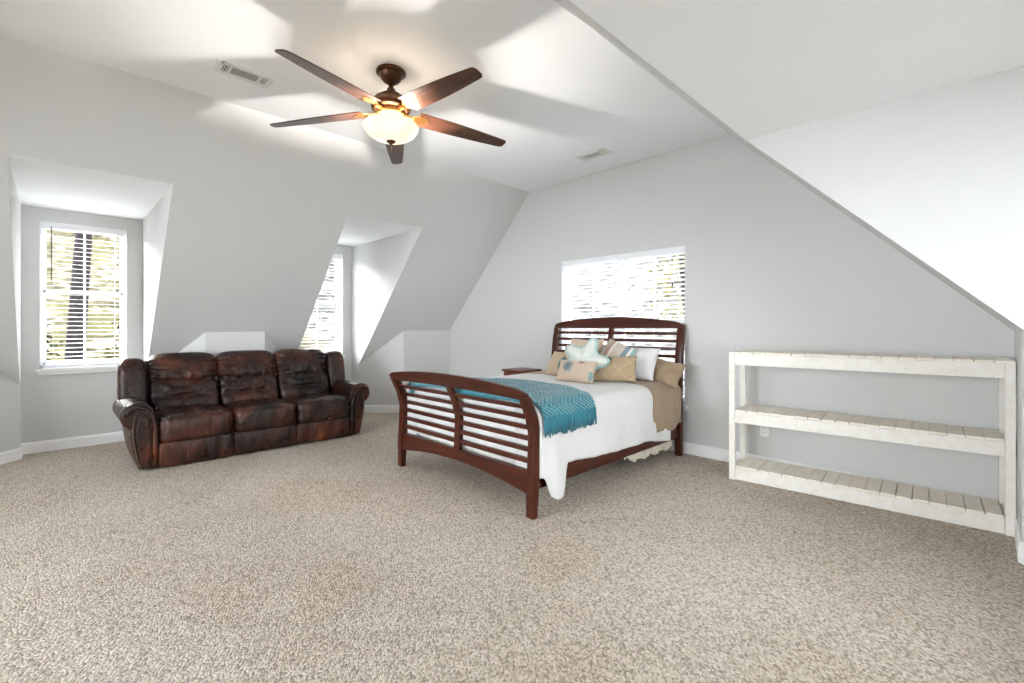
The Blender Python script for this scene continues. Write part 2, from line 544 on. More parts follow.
# left roof slope with the two dormer openings cut out of it
bm = bmesh.new()
poly(bm, [(XS, YB, ZC), (XLD, YB, ZD), (XLD, YD, ZD), (XS, YD, ZC)])
sp = XK - XT
poly(bm, [(XLD, Y1A, ZD), (XLD, YB, ZD), (XK, YB, ZK), (XK, Y1A - sp, ZK), (XT, Y1A, ZLT)])
poly(bm, [(XLD, Y2A, ZD), (XLD, Y1B, ZD), (XT, Y1B, ZLT), (XK, Y1B + sp, ZK), (XK, Y2A - sp, ZK), (XT, Y2A, ZLT)])
poly(bm, [(XLD, YD, ZD), (XLD, Y2B, ZD), (XT, Y2B, ZLT), (XK, Y2B + sp, ZK), (XK, YD, ZK)])
struct('wall_left_slope', bm, M['wall'])

# right roof slope, cut by the wide dormer the photographer stands in
bm = bmesh.new()
spr = XRT - XRK
poly(bm, [(XRS, YB, ZC), (XRS, YD, ZC), (XRD, YD, ZD), (XRD, YB, ZD)])
poly(bm, [(XRD, YR1, ZD), (XRD, YD, ZD), (XRK, YD, ZRK), (XRK, YR1 + spr, ZRK), (XRT, YR1, ZRT)])
poly(bm, [(XRD, YB, ZD), (XRD, YR0, ZD), (XRT, YR0, ZRT), (XRK, YR0 - spr, ZRK), (XRK, YB, ZRK)])
struct('wall_right_slope', bm, M['wall'])

# left knee walls with their splayed ends
bm = bmesh.new()
poly(bm, [(XK, YB, 0), (XK, Y1A - sp, 0), (XK, Y1A - sp, ZK), (XK, YB, ZK)])
poly(bm, [(XK, Y1A - sp, 0), (XT, Y1A, 0), (XT, Y1A, ZLT), (XK, Y1A - sp, ZK)])
poly(bm, [(XT, Y1B, 0), (XK, Y1B + sp, 0), (XK, Y1B + sp, ZK), (XT, Y1B, ZLT)])
poly(bm, [(XK, Y1B + sp, 0), (XK, Y2A - sp, 0), (XK, Y2A - sp, ZK), (XK, Y1B + sp, ZK)])
poly(bm, [(XK, Y2A - sp, 0), (XT, Y2A, 0), (XT, Y2A, ZLT), (XK, Y2A - sp, ZK)])
poly(bm, [(XT, Y2B, 0), (XK, Y2B + sp, 0), (XK, Y2B + sp, ZK), (XT, Y2B, ZLT)])
poly(bm, [(XK, Y2B + sp, 0), (XK, YD, 0), (XK, YD, ZK), (XK, Y2B + sp, ZK)])
struct('wall_left_knee', bm, M['wall'])

# dormer cheeks and dormer ceilings
for nm, ya, yb in (('wall_left_dormer', Y1A, Y1B), ('wall_far_dormer', Y2A, Y2B)):
    bm = bmesh.new()
    for y in (ya, yb):
        poly(bm, [(XT, y, 0), (XW, y, 0), (XW, y, ZD), (XLD, y, ZD), (XT, y, ZLT)])
    struct(nm, bm, M['wall'])
bm = bmesh.new()
for ya, yb in ((Y1A, Y1B), (Y2A, Y2B)):
    poly(bm, [(XW, ya, ZD), (XW, yb, ZD), (XLD, yb, ZD), (XLD, ya, ZD)])
poly(bm, [(XRD, YR0, ZD), (XRD, YR1, ZD), (XRW, YR1, ZD), (XRW, YR0, ZD)])
struct('ceiling_dormer', bm, M['ceil'])

bm = bmesh.new()
poly(bm, [(XRK, YR1 + spr, 0), (XRK, YD, 0), (XRK, YD, ZRK), (XRK, YR1 + spr, ZRK)])
poly(bm, [(XRT, YR1, 0), (XRK, YR1 + spr, 0), (XRK, YR1 + spr, ZRK), (XRT, YR1, ZRT)])
poly(bm, [(XRK, YB, 0), (XRK, YR0 - spr, 0), (XRK, YR0 - spr, ZRK), (XRK, YB, ZRK)])
poly(bm, [(XRK, YR0 - spr, 0), (XRT, YR0, 0), (XRT, YR0, ZRT), (XRK, YR0 - spr, ZRK)])
struct('wall_right_knee', bm, M['wall'])
bm = bmesh.new()
for y in (YR0, YR1):
    poly(bm, [(XRT, y, 0), (XRW, y, 0), (XRW, y, ZD), (XRD, y, ZD), (XRT, y, ZRT)])
struct('wall_right_dormer', bm, M['wall'])


def holed(bm, outline, hole, to3, depth):
    """planar wall from a 2-D outline with one rectangular hole and its reveal; to3(a,b,d)->xyz, d = distance outward"""
    h0, h1, k0, k1 = hole
    # four strips around the hole, clipped to the convex outline
    def clip(pts, f):
        out = []
        for i in range(len(pts)):
            p, q = pts[i], pts[(i + 1) % len(pts)]
            fp, fq = f(p), f(q)
            if fp >= -1e-9: out.append(p)
            if (fp > 1e-9 and fq < -1e-9) or (fp < -1e-9 and fq > 1e-9):
                t = fp / (fp - fq); out.append((p[0] + (q[0] - p[0]) * t, p[1] + (q[1] - p[1]) * t))
        return out
    parts = [clip(outline, lambda p: h0 - p[0]), clip(outline, lambda p: p[0] - h1)]
    mid = clip(clip(outline, lambda p: p[0] - h0), lambda p: h1 - p[0])
    parts += [clip(mid, lambda p: k0 - p[1]), clip(mid, lambda p: p[1] - k1)]
    for ps in parts:
        if len(ps) > 2: poly(bm, [to3(a, b, 0) for a, b in ps])
    c = [(h0, k0), (h1, k0), (h1, k1), (h0, k1)]
    for i in range(4):
        (a, b), (a2, b2) = c[i], c[(i + 1) % 4]
        poly(bm, [to3(a, b, 0), to3(a2, b2, 0), to3(a2, b2, depth), to3(a, b, depth)])


section = [(XK, 0), (XRK, 0), (XRK, ZRK), (XRS, ZC), (XS, ZC), (XK, ZK)]
bm = bmesh.new(); holed(bm, section, W3, lambda a, b, d: (a, YD + d, b), 0.15); struct('wall_gable', bm, M['wall'])
bm = bmesh.new(); holed(bm, section, W5, lambda a, b, d: (a, YB - d, b), 0.15); struct('wall_back', bm, M['wall'])
bm = bmesh.new()
holed(bm, [(Y1A, 0), (Y1B, 0), (Y1B, ZD), (Y1A, ZD)], W1, lambda a, b, d: (XW - d, a, b), 0.15); struct('wall_left_dormer_window', bm, M['wall'])
bm = bmesh.new()
holed(bm, [(Y2A, 0), (Y2B, 0), (Y2B, ZD), (Y2A, ZD)], W2, lambda a, b, d: (XW - d, a, b), 0.15); struct('wall_far_dormer_window', bm, M['wall'])
bm = bmesh.new()
holed(bm, [(YR0, 0), (YR1, 0), (YR1, ZD), (YR0, ZD)], W4, lambda a, b, d: (XRW + d, a, b), 0.15); struct('wall_right', bm, M['wall'])


# baseboards follow the plan of the walls
def baseboard(name, path, side):
    bm = bmesh.new()
    T, Hh = 0.014, 0.112
    def offset(d):
        out = []
        for i, p in enumerate(path):
            p = Vector(p)
            ns_ = []
            if i > 0: e = (p - Vector(path[i - 1])).normalized(); ns_.append(Vector((-e.y, e.x)) * side)
            if i < len(path) - 1: e = (Vector(path[i + 1]) - p).normalized(); ns_.append(Vector((-e.y, e.x)) * side)
            if len(ns_) == 2:
                s = ns_[0] + ns_[1]; s = s / (s.dot(ns_[0]))
            else: s = ns_[0]
            out.append(p + s * d)
        return out
    prof = [(0.0, 0.0), (T, 0.0), (T, Hh - 0.022), (T * 0.62, Hh - 0.008), (T * 0.3, Hh), (0.0, Hh)]
    rows = [[bm.verts.new((q.x, q.y, z)) for q in offset(d)] for d, z in prof]
    for a, b in zip(rows, rows[1:]):
        for i in range(len(path) - 1):
            bm.faces.new((a[i], a[i + 1], b[i + 1], b[i]))
    bm.faces.new([r[0] for r in rows]); bm.faces.new([r[-1] for r in rows][::-1])
    bmesh.ops.recalc_face_normals(bm, faces=bm.faces[:])
    struct(name, bm, M['trim'])


baseboard('baseboard_left', [(XK, YB), (XK, Y1A - sp), (XT, Y1A), (XW, Y1A), (XW, Y1B), (XT, Y1B), (XK, Y1B + sp), (XK, Y2A - sp), (XT, Y2A),
                             (XW, Y2A), (XW, Y2B), (XT, Y2B), (XK, Y2B + sp), (XK, YD)], -1)
baseboard('baseboard_gable', [(XK, YD), (XRK, YD)], -1)
baseboard('baseboard_right', [(XRK, YD), (XRK, YR1 + spr), (XRT, YR1), (XRW, YR1), (XRW, YR0), (XRT, YR0), (XRK, YR0 - spr), (XRK, YB)], -1)
baseboard('baseboard_back', [(XRK, YB), (XK, YB)], -1)


# ------------------------------------------------------------------ windows
def window(name, a0, a1, b0, b1, to3, double=False, sill=True):
    """to3(a, d, b): a along wall, d outward from wall face, b height"""
    def bx(bm, A0, A1, D0, D1, B0, B1, bev=0.004):
        p, q = Vector(to3(A0, D0, B0)), Vector(to3(A1, D1, B1))
        box(bm, min(p.x, q.x), max(p.x, q.x), min(p.y, q.y), max(p.y, q.y), min(p.z, q.z), max(p.z, q.z), bev)
    w = a1 - a0
    root = bmesh.new()
    for A in ((a0, a0 + 0.022), (a1 - 0.022, a1)): bx(root, A[0], A[1], 0.07, 0.148, b0, b1)
    bx(root, a0, a1, 0.07, 0.148, b0, b0 + 0.04); bx(root, a0, a1, 0.07, 0.148, b1 - 0.025, b1)
    spans = [(a0 + 0.022, a1 - 0.022)]
    if double:
        c = (a0 + a1) / 2
        bx(root, c - 0.03, c + 0.03, 0.07, 0.148, b0, b1)
        spans = [(a0 + 0.022, c - 0.03), (c + 0.03, a1 - 0.022)]
    ro = struct(name, root, M['vinyl'])
    zm = b0 + (b1 - b0) * 0.53
    for s0, s1 in spans:
        for (z0, z1, d) in ((b0 + 0.04, zm + 0.018, 0.085), (zm - 0.018, b1 - 0.025, 0.115)):
            f = bmesh.new()
            for A in ((s0, s0 + 0.024), (s1 - 0.024, s1)): bx(f, A[0], A[1], d, d + 0.028, z0, z1, 0.003)
            bx(f, s0, s1, d, d + 0.028, z0, z0 + 0.038, 0.003); bx(f, s0, s1, d, d + 0.028, z1 - 0.038, z1, 0.003)
            so = obj('sash', f, M['vinyl'], ro)
            mu = bmesh.new(); c = (s0 + s1) / 2
            bx(mu, c - 0.009, c + 0.009, d + 0.008, d + 0.02, z0 + 0.03, z1 - 0.03, 0.002)
            obj('muntin', mu, M['vinyl'], so)
            g = bmesh.new()
            p = [to3(s0 + 0.03, d + 0.014, z0 + 0.035), to3(s1 - 0.03, d + 0.014, z0 + 0.035), to3(s1 - 0.03, d + 0.014, z1 - 0.035), to3(s0 + 0.03, d + 0.014, z1 - 0.035)]
            poly(g, p)
            obj('glass_pane', g, M['glass'], so)
    if sill:
        s = bmesh.new()
        bx(s, a0 - 0.03, a1 + 0.03, -0.035, 0.0, b0 - 0.028, b0, 0.006)
        bx(s, a0 + 0.001, a1 - 0.001, -0.002, 0.075, b0 - 0.026, b0 + 0.002, 0.003)
        bx(s, a0 - 0.015, a1 + 0.015, -0.016, 0.0, b0 - 0.062, b0 - 0.028, 0.004)
        obj('window_sill', s, M['trim'], ro)
    return ro


window('window_1', W1[0], W1[1], W1[2] + .002, W1[3], lambda a, d, b: (XW - d, a, b))
window('window_2', W2[0], W2[1], W2[2] + .002, W2[3], lambda a, d, b: (XW - d, a, b))
window('window_3', W3[0], W3[1], W3[2] + .002, W3[3], lambda a, d, b: (a, YD + d, b), double=True)
window('added_window_4', W4[0], W4[1], W4[2] + .002, W4[3], lambda a, d, b: (XRW + d, a, b), double=True)
window('added_window_5', W5[0], W5[1], W5[2] + .002, W5[3], lambda a, d, b: (a, YB - d, b), double=True)


def blind(label, width, z0, z1, loc, rz, tilt, group, wand=None, tassel=None):
    """local: x across, y out of the room, z up; loc is the bottom middle of the blind"""
    t = thing('window_blind', label, 'window blind', loc, rz, group)
    h = z1 - z0; w = width
    b = bmesh.new()
    box(b, -w / 2, w / 2, -0.028, 0.028, h - 0.045, h, 0.004)
    box(b, -w / 2 - 0.004, w / 2 + 0.004, -0.034, -0.027, h - 0.062, h + 0.002, 0.003)
    hr = obj('headrail', b, M['slat'], t)
    b = bmesh.new()
    box(b, -w / 2 - 0.012, -w / 2 + 0.012, -0.037, 0.0, h + 0.001, h + 0.012, 0.003)
    obj('bracket', b, M['cord'], hr)
    b = bmesh.new(); box(b, w / 2 - 0.012, w / 2 + 0.012, -0.037, 0.0, h + 0.001, h + 0.012, 0.003)
    obj('bracket', b, M['cord'], hr)
    b = bmesh.new()
    pitch = 0.0462; n = int((h - 0.10) / pitch)
    ct, st = math.cos(tilt), math.sin(tilt)
    for i in range(n):
        zc = 0.05 + i * pitch
        m = 5; top = []; bot = []
        for k in range(m):
            u = -1 + 2 * k / (m - 1)
            y = u * 0.0245; z = 0.0020 * (1 - u * u)
            Y, Z = y * ct - z * st, y * st + z * ct
            top.append((Y, zc + Z + 0.0010)); bot.append((Y, zc + Z - 0.0010))
        ring = top + bot[::-1]
        L = [b.verts.new((-w / 2 + 0.006, y, z)) for y, z in ring]; R = [b.verts.new((w / 2 - 0.006, y, z)) for y, z in ring]
        for k in range(len(ring)):
            k2 = (k + 1) % len(ring)
            b.faces.new((L[k], R[k], R[k2], L[k2]))
        for k in range(m - 1):
            b.faces.new((L[k], L[k + 1], L[2 * m - 2 - k], L[2 * m - 1 - k])); b.faces.new((R[k + 1], R[k], R[2 * m - 1 - k], R[2 * m - 2 - k]))
    bmesh.ops.recalc_face_normals(b, faces=b.faces[:])
    obj('slats', b, M['slat'], t)
    b = bmesh.new(); box(b, -w / 2 + 0.004, w / 2 - 0.004, -0.025, 0.025, 0.0, 0.018, 0.004)
    obj('bottom_rail', b, M['slat'], t)
    b = bmesh.new()
    nl = 2 if w < 1 else 4
    for k in range(nl):
        x = -w / 2 + 0.09 + (w - 0.18) * k / (nl - 1)
        for y in (-0.026, 0.026): tube(b, [(x, y, 0.01), (x, y, h - 0.04)], 0.0013, 5)
    obj('ladder_cord', b, M['cord'], t)
    if wand:
        b = bmesh.new(); x, l = wand
        tube(b, [(x, -0.036, h - 0.05), (x, -0.042, h - 0.09), (x, -0.045, h - l)], 0.0045, 8)
        obj('tilt_wand', b, M['darkcord'], t)
    if tassel:
        b = bmesh.new(); x, l = tassel
        tube(b, [(x, -0.036, h - 0.05), (x, -0.042, h - l)], 0.0014, 5)
        lathe(b, [(0.002, h - l + 0.01), (0.008, h - l), (0.011, h - l - 0.035), (0.004, h - l - 0.045)], 10, (x, -0.042))
        obj('cord_tassel', b, M['darkcord'], t)
    return t


WB = 'white horizontal window blinds'
blind('white slatted blind over the window left of the sofa, with a tree trunk behind', 0.665, 0.0, 1.485, (XW - 0.032, (W1[0] + W1[1]) / 2, W1[2] + 0.022), PI / 2, 0.05, WB, (-0.255, 0.60), (0.27, 1.06))
blind('white slatted blind in the narrow sunlit dormer behind the right end of the sofa', 0.665, 0.0, 1.485, (XW - 0.032, (W2[0] + W2[1]) / 2, W2[2] + 0.022), PI / 2, 0.05, WB)
blind('wide white slatted blind behind the bed headboard', 1.58, 0.0, 1.585, ((W3[0] + W3[1]) / 2, YD + 0.038, W3[2] + 0.022), 0.0, -0.30, WB, None, (0.67, 0.36))

# ------------------------------------------------------------------ outside
bm = bmesh.new()


def terrain(u, v):
    x = -45 + 62 * u; y = -22 + 66 * v
    dl = max(0.0, -9.0 - x); df = max(0.0, y - 8.0)
    d = math.hypot(dl, df)
    z = -3.2 + min(11.0, 0.36 * d) * smooth01(d / 6) + 0.5 * ns((x, y, 0), 0.35) + 0.2 * ns((x, y, 3), 1.1)
    return (x, y, z)


grid(bm, 90, 90, terrain)
struct('ground', bm, M['ground'], smooth=True)


def tree(label, base, height, lean, r0, crown, nleaf, leafmat, cat='tree', wob=1.0, leaf=0.09, name='tree'):
    t = thing(name, label, cat, base)
    b = bmesh.new()
    pts = []; rad = []
    for i in range(14):
        f = i / 13
        pts.append((lean[0] * f + 0.10 * wob * math.sin(f * 7 + base[1]), lean[1] * f + 0.08 * wob * math.sin(f * 5 + 1), height * f - 0.4 * (1 - f)))
        rad.append(r0 * (1.15 - 0.6 * f) * (1.0 + 0.5 * math.exp(-f * 14)))
    tube(b, pts, rad, 14)
    for k in range(6):
        f = 0.72 + 0.05 * k
        p = Vector(pts[int(f * 13)]); a = k * 2.4
        q = p + Vector((math.cos(a), math.sin(a), 0.7)) * (height * 0.16)
        tube(b, [p, (p + q) / 2 + Vector((0, 0, 0.1)), q], [r0 * 0.4, r0 * 0.28, r0 * 0.1], 7)
    obj('trunk', b, M['bark'], t, smooth=True)
    b = bmesh.new()
    rnd = random.Random(hash(round(base[0] * 10 + base[1], 3)))
    for _ in range(nleaf):
        cx, cy, cz, rx, rz = crown[rnd.randrange(len(crown))]
        while True:
            v = Vector((rnd.uniform(-1, 1), rnd.uniform(-1, 1), rnd.uniform(-1, 1)))
            if 0.2 < v.length < 1: break
        p = Vector((cx + v.x * rx, cy + v.y * rx, cz + v.z * rz))
        n1 = Vector((rnd.uniform(-1, 1), rnd.uniform(-1, 1), rnd.uniform(-1, 1))).normalized()
        n2 = n1.orthogonal().normalized()
        s = leaf * rnd.uniform(0.6, 1.3)
        poly(b, [p - n1 * s, p + n2 * s * 0.5, p + n1 * s, p - n2 * s * 0.5])
    obj('foliage', b, leafmat, t)
    return t


tree('dark leaning tree trunk close outside the left dormer window', (-10.95, 0.02, -2.75), 9.6, (-0.1, 0.58), 0.142, [(0, 0.6, 8.6, 1.8, 1.2)], 1500, M['leaf_g'], wob=0.15)
tree('leafy green shrub low outside the left dormer window, left of the trunk', (-11.6, -0.75, -2.0), 3.0, (0, 0.1), 0.05, [(0, 0.1, 2.6, 0.8, 1.0), (0, -0.5, 3.2, 0.7, 0.7)], 1100, M['leaf_g'], 'shrub', name='shrub')
tree('yellow green tree outside the left dormer window, upper left of the trunk', (-13.5, -1.0, -1.3), 6.0, (0, 0.1), 0.06, [(0, 0.0, 4.6, 0.9, 0.7), (0.1, -0.9, 4.0, 0.8, 0.8)], 1000, M['leaf_y'])
tree('pale green sapling outside the left dormer window, right of the trunk', (-14.0, 1.9, -1.2), 4.2, (0, -0.1), 0.05, [(0, 0.0, 2.4, 1.0, 0.9), (0, -0.5, 1.6, 0.8, 0.6)], 900, M['leaf_y'])
tree('tree seen through the blind behind the bed, right half', (-2.3, 10.6, -2.4), 7.0, (0.2, 0), 0.12, [(0.3, 0, 4.6, 1.3, 1.2), (-0.5, 0.2, 3.6, 0.9, 0.8)], 1400, M['leaf_g'])
tree('tree seen through the blind behind the bed, left half', (-5.6, 12.5, -1.8), 7.5, (-0.2, 0), 0.14, [(0.0, 0, 4.4, 1.3, 1.3), (0.9, 0.2, 5.2, 1.1, 0.9)], 1400, M['leaf_y'])


# ------------------------------------------------------------------ sofa
def leather_puff(name, parent, c, size, p=4.5, n=30, kind='seat', seed=0.0, lean=0.0):
    sx, sy, sz = size

    def fn(u, w):
        d = w.copy()
        if kind == 'seat':
            top = max(0.0, u.z); front = max(0.0, -u.y)
            d.y -= 0.018 * front * (1 - u.z * u.z) * (1 - u.x ** 4)
            d.z += 0.018 * top * (1 - u.x * u.x)
            d.z += 0.014 * top * ns((w.x * 14, w.y * 5, seed), 1.0) + 0.007 * top * ns((w.x * 34, w.y * 9, seed), 1)
            d.y += front * (0.010 * ns((w.x * 10, w.z * 8, seed + 3), 1) + 0.006 * ns((w.x * 30, w.z * 9, seed), 1))
        elif kind == 'head':
            front = max(0.0, -u.y)
            d.y -= 0.045 * front * (1 - u.x ** 4) * (1 - (u.z + 0.15) ** 2)
            e = max(0.0, abs(u.x) - 0.45) / 0.55
            d.y += 0.020 * front * e * math.sin(w.z * 105 + 3 * ns(w, 9, seed))
            lo = max(0.0, -u.z)
            d.y += 0.034 * front * lo * ns((w.x * 28, w.z * 6, seed), 1)
            d.y += 0.012 * front * ns((w.x * 13, w.z * 11, seed + 5), 1)
        elif kind == 'lumbar':
            front = max(0.0, -u.y)
            d.y -= 0.010 * front * (1 - u.x ** 4)
            d.y += 0.030 * front * math.exp(-((u.z + 0.05 + 0.25 * ns((w.x * 5, seed, 0), 1)) / 0.12) ** 2) * (1 - u.x * u.x)
            d.y += 0.018 * front * math.exp(-(u.x / 0.06) ** 2) * (0.5 - 0.5 * u.z)
            d.y += 0.020 * front * ns((w.x * 12, w.z * 16, seed), 1)
        elif kind == 'panel':
            front = max(0.0, -u.y)
            d.y -= 0.012 * front * (1 - u.z * u.z)
            d.y += front * (0.012 * ns((w.x * 14, w.z * 3, seed), 1) + 0.007 * ns((w.x * 32, w.z * 7, seed), 1))
        elif kind == 'wing':
            d.y -= 0.01 * max(0.0, -u.y) * (1 - u.z * u.z)
            d += Vector((1, 1, 1)) * 0.004 * ns(w, 12, seed)
        d.y += lean * (d.z)
        return d
    t = puff(sx, sy, sz, p, n, fn)
    t.transform(Matrix.Translation(c))
    return obj(name, t, M['leather'], parent, smooth=True)


sofa = thing('reclining_sofa', 'dark brown worn leather three-seat reclining sofa with rolled nailhead arms', 'sofa', (-5.135, 1.545, 0), PI / 2)
# local: x across (left arm negative), y towards the wall, z up
b = bmesh.new()
box(b, -0.97, 0.97, 0.06, 0.80, 0.02, 0.30, 0.02)
box(b, -0.95, 0.95, 0.70, 0.83, 0.28, 0.93, 0.04, 3)
obj('frame', b, M['leather'], sofa, smooth=False)
SW = 0.592
for i in (-1, 0, 1):
    x = i * SW
    leather_puff('footrest_panel', sofa, (x, 0.045, 0.128), (SW + 0.006, 0.10, 0.235), 8, 30, 'panel', 3.1 * i + 1)
    leather_puff('seat_cushion', sofa, (x, 0.268, 0.342), (SW + 0.014, 0.62, 0.25), 6.5, 34, 'seat', 2.3 * i + 7)
    bc = leather_puff('back_cushion', sofa, (x, 0.625, 0.585), (SW - 0.02, 0.19, 0.36), 5, 34, 'lumbar', 1.9 * i + 4, 0.42)
    leather_puff('headrest_pad', bc, (x, 0.722, 0.845), (SW + 0.004, 0.175, 0.315), 4.2, 36, 'head', 4.7 * i + 2, 0.30)

for s in (-1, 1):
    leather_puff('back_wing', sofa, (s * 1.005, 0.70, 0.69), (0.225, 0.22, 0.55), 4, 22, 'wing', 2.2 * s, 0.16)
    # arm: rolled top on a side that tapers to the floor
    outline = [(0.885, 0.02), (0.885, 0.43)]
    cx, cz, r = 1.030, 0.490, 0.118
    for k in range(19):
        a = math.radians(192 - k * 14.5)
        outline.append((cx + r * math.cos(a), cz + r * math.sin(a)))
    outline += [(1.082, 0.38), (1.078, 0.31), (1.066, 0.22), (1.046, 0.11), (1.022, 0.02)]
    b = bmesh.new()
    prism(b, [(s * px, 0.02, pz) for px, pz in outline], (0, 0.76, 0), 0.02, 3)
    bmesh.ops.subdivide_edges(b, edges=[e for e in b.edges if e.calc_length() > 0.3], cuts=10)
    bmesh.ops.triangulate(b, faces=[f for f in b.faces if len(f.verts) > 4])
    for v in b.verts:
        if v.co.z > 0.5: v.co.z += 0.006 * ns((v.co.x * 3, v.co.y * 9, s), 1)
    arm = obj('arm', b, M['leather'], sofa, smooth=False)
    for f in arm.data.polygons: f.use_smooth = True
    arm.data.set_sharp_from_angle(angle=0.9)
    # long padded front panel
    pan = [(0.955, 0.04), (0.945, 0.20), (0.945, 0.36), (0.962, 0.465), (0.995, 0.51), (1.020, 0.485), (1.040, 0.41), (1.044, 0.31), (1.034, 0.20), (1.018, 0.11), (1.000, 0.04)]
    b = bmesh.new(); prism(b, [(s * px, 0.024, pz) for px, pz in pan], (0, -0.026, 0), 0.011, 3)
    fp = obj('front_panel', b, M['leather'], arm, smooth=False)
    for f in fp.data.polygons: f.use_smooth = True
    fp.data.set_sharp_from_angle(angle=1.2)
    # welt roll between panel and seat
    b = bmesh.new(); tube(b, [(s * 0.915, 0.006, 0.03), (s * 0.912, 0.0, 0.2), (s * 0.912, 0.0, 0.38), (s * 0.93, 0.0, 0.48), (s * 0.965, 0.002, 0.545), (s * 1.03, 0.004, 0.575), (s * 1.09, 0.006, 0.55), (s * 1.115, 0.010, 0.50)], 0.018, 10)
    obj('welt', b, M['leather'], arm, smooth=True)
    path = [(1.010, 0.035), (1.034, 0.12), (1.052, 0.22), (1.064, 0.33), (1.062, 0.42), (1.048, 0.49), (1.02, 0.535), (0.975, 0.52), (0.945, 0.46), (0.934, 0.36), (0.934, 0.2), (0.938, 0.04)]
    b = bmesh.new()
    for (p, q) in zip(path, path[1:]):
        L = math.hypot(q[0] - p[0], q[1] - p[1]); m = max(1, int(L / 0.02))
        for k in range(m):
            f = k / m
            t = bmesh.new(); bmesh.ops.create_icosphere(t, subdivisions=1, radius=0.0085)
            merge(b, t, Matrix.Translation((s * (p[0] + (q[0] - p[0]) * f), 0.017, p[1] + (q[1] - p[1]) * f)) @ Matrix.Diagonal((1, 0.7, 1, 1)))
    obj('nailhead_trim', b, M['nail'], arm, smooth=True)

# ------------------------------------------------------------------ bed
bed = thing('sleigh_bed', 'cherry wood sleigh bed with slatted curved headboard and footboard', 'bed', (-2.919, 3.32, 0))
BX0, BX1 = -3.732 + 2.919, -2.1056 + 2.919      # local post centres
BY = 3.32


def foot_y(z):
    """profile of the sleigh footboard, world y of its mid plane"""
    pts = [(0, 2.262), (0.2, 2.268), (0.4, 2.282), (0.55, 2.288), (0.66, 2.262), (0.76, 2.216), (0.86, 2.156), (0.95, 2.10)]
    for (a, ya), (c, yc) in zip(pts, pts[1:]):
        if z <= c: return ya + (yc - ya) * smooth01((z - a) / (c - a)) * 0.5 + (yc - ya) * 0.5 * (z - a) / (c - a)
    return pts[-1][1]


def head_y(z):
    pts = [(0, 4.395), (0.5, 4.385), (0.85, 4.392), (1.1, 4.42), (1.25, 4.452), (1.4, 4.472)]
    for (a, ya), (c, yc) in zip(pts, pts[1:]):
        if z <= c: return ya + (yc - ya) * (z - a) / (c - a)
    return pts[-1][1]


def curved(bm, x0, x1, zlo, zhi, fy, th, nx=2, nz=10):
    """a board following the sleigh profile; zlo/zhi may be functions of x"""
    L = zlo if callable(zlo) else (lambda x: zlo)
    Hh = zhi if callable(zhi) else (lambda x: zhi)
    faces = []
    t = bmesh.new()
    V = {}
    for i in range(nx + 1):
        x = x0 + (x1 - x0) * i / nx
        for j in range(nz + 1):
            z = L(x) + (Hh(x) - L(x)) * j / nz
            tt = th(z) if callable(th) else th
            for s in (0, 1):
                V[i, j, s] = t.verts.new((x, fy(z) - BY + (s - 0.5) * tt, z))
    for i in range(nx):
        for j in range(nz):
            t.faces.new((V[i, j, 0], V[i + 1, j, 0], V[i + 1, j + 1, 0], V[i, j + 1, 0]))
            t.faces.new((V[i, j, 1], V[i, j + 1, 1], V[i + 1, j + 1, 1], V[i + 1, j, 1]))
        t.faces.new((V[i, 0, 0], V[i, 0, 1], V[i + 1, 0, 1], V[i + 1, 0, 0]))
        t.faces.new((V[i, nz, 0], V[i + 1, nz, 0], V[i + 1, nz, 1], V[i, nz, 1]))
    for j in range(nz):
        t.faces.new((V[0, j, 0], V[0, j + 1, 0], V[0, j + 1, 1], V[0, j, 1]))
        t.faces.new((V[nx, j, 0], V[nx, j, 1], V[nx, j + 1, 1], V[nx, j + 1, 0]))
    bmesh.ops.recalc_face_normals(t, faces=t.faces[:])
    es = [e for e in t.edges if len(e.link_faces) == 2 and e.calc_face_angle(0) > 0.9]
    bmesh.ops.bevel(t, geom=es, offset=0.006, segments=2, profile=0.7, affect='EDGES')
    merge(bm, t)


def board(name, parent, mat, *a, **k):
    b = bmesh.new(); curved(b, *a, **k)
    o = obj(name, b, mat, parent, smooth=True); o.data.set_sharp_from_angle(angle=0.8)
    return o


HW = (BX1 - BX0) / 2
# footboard
b = bmesh.new()
arch_top = lambda x: 0.858 + 0.055 * (1 - (x / (HW + 0.03)) ** 2) - 0.02 * smooth01((abs(x) - HW + 0.05) / 0.08)
fb = board('footboard', bed, M['cherry'], BX0 - 0.03, BX1 + 0.03, lambda x: 0.785 + 0.02 * (1 - (x / HW) ** 2), arch_top, foot_y, 0.044, 26, 5)
for x in (BX0, BX1):
    board('post', fb, M['cherry_v'], x - 0.033, x + 0.033, 0.0, 0.81, foot_y, lambda z: 0.062 - 0.016 * smooth01((0.25 - z) / 0.25), 2, 24)
board('center_stile', fb, M['cherry_v'], -0.035, 0.035, 0.25, 0.80, foot_y, 0.036, 2, 18)
for z0, z1 in ((.754, .724), (.681, .649), (.608, .575), (.533, .500), (.459, .426), (.384, .350)):
    board('slat', fb, M['cherry'], BX0 + 0.02, BX1 - 0.02, z1, z0, foot_y, 0.026, 2, 2)
board('bottom_rail', fb, M['cherry'], BX0 + 0.02, BX1 - 0.02, lambda x: 0.145 + 0.075 * (1 - (x / HW) ** 2), 0.305, foot_y, 0.04, 24, 4)
HX0 = BX0 + 0.024
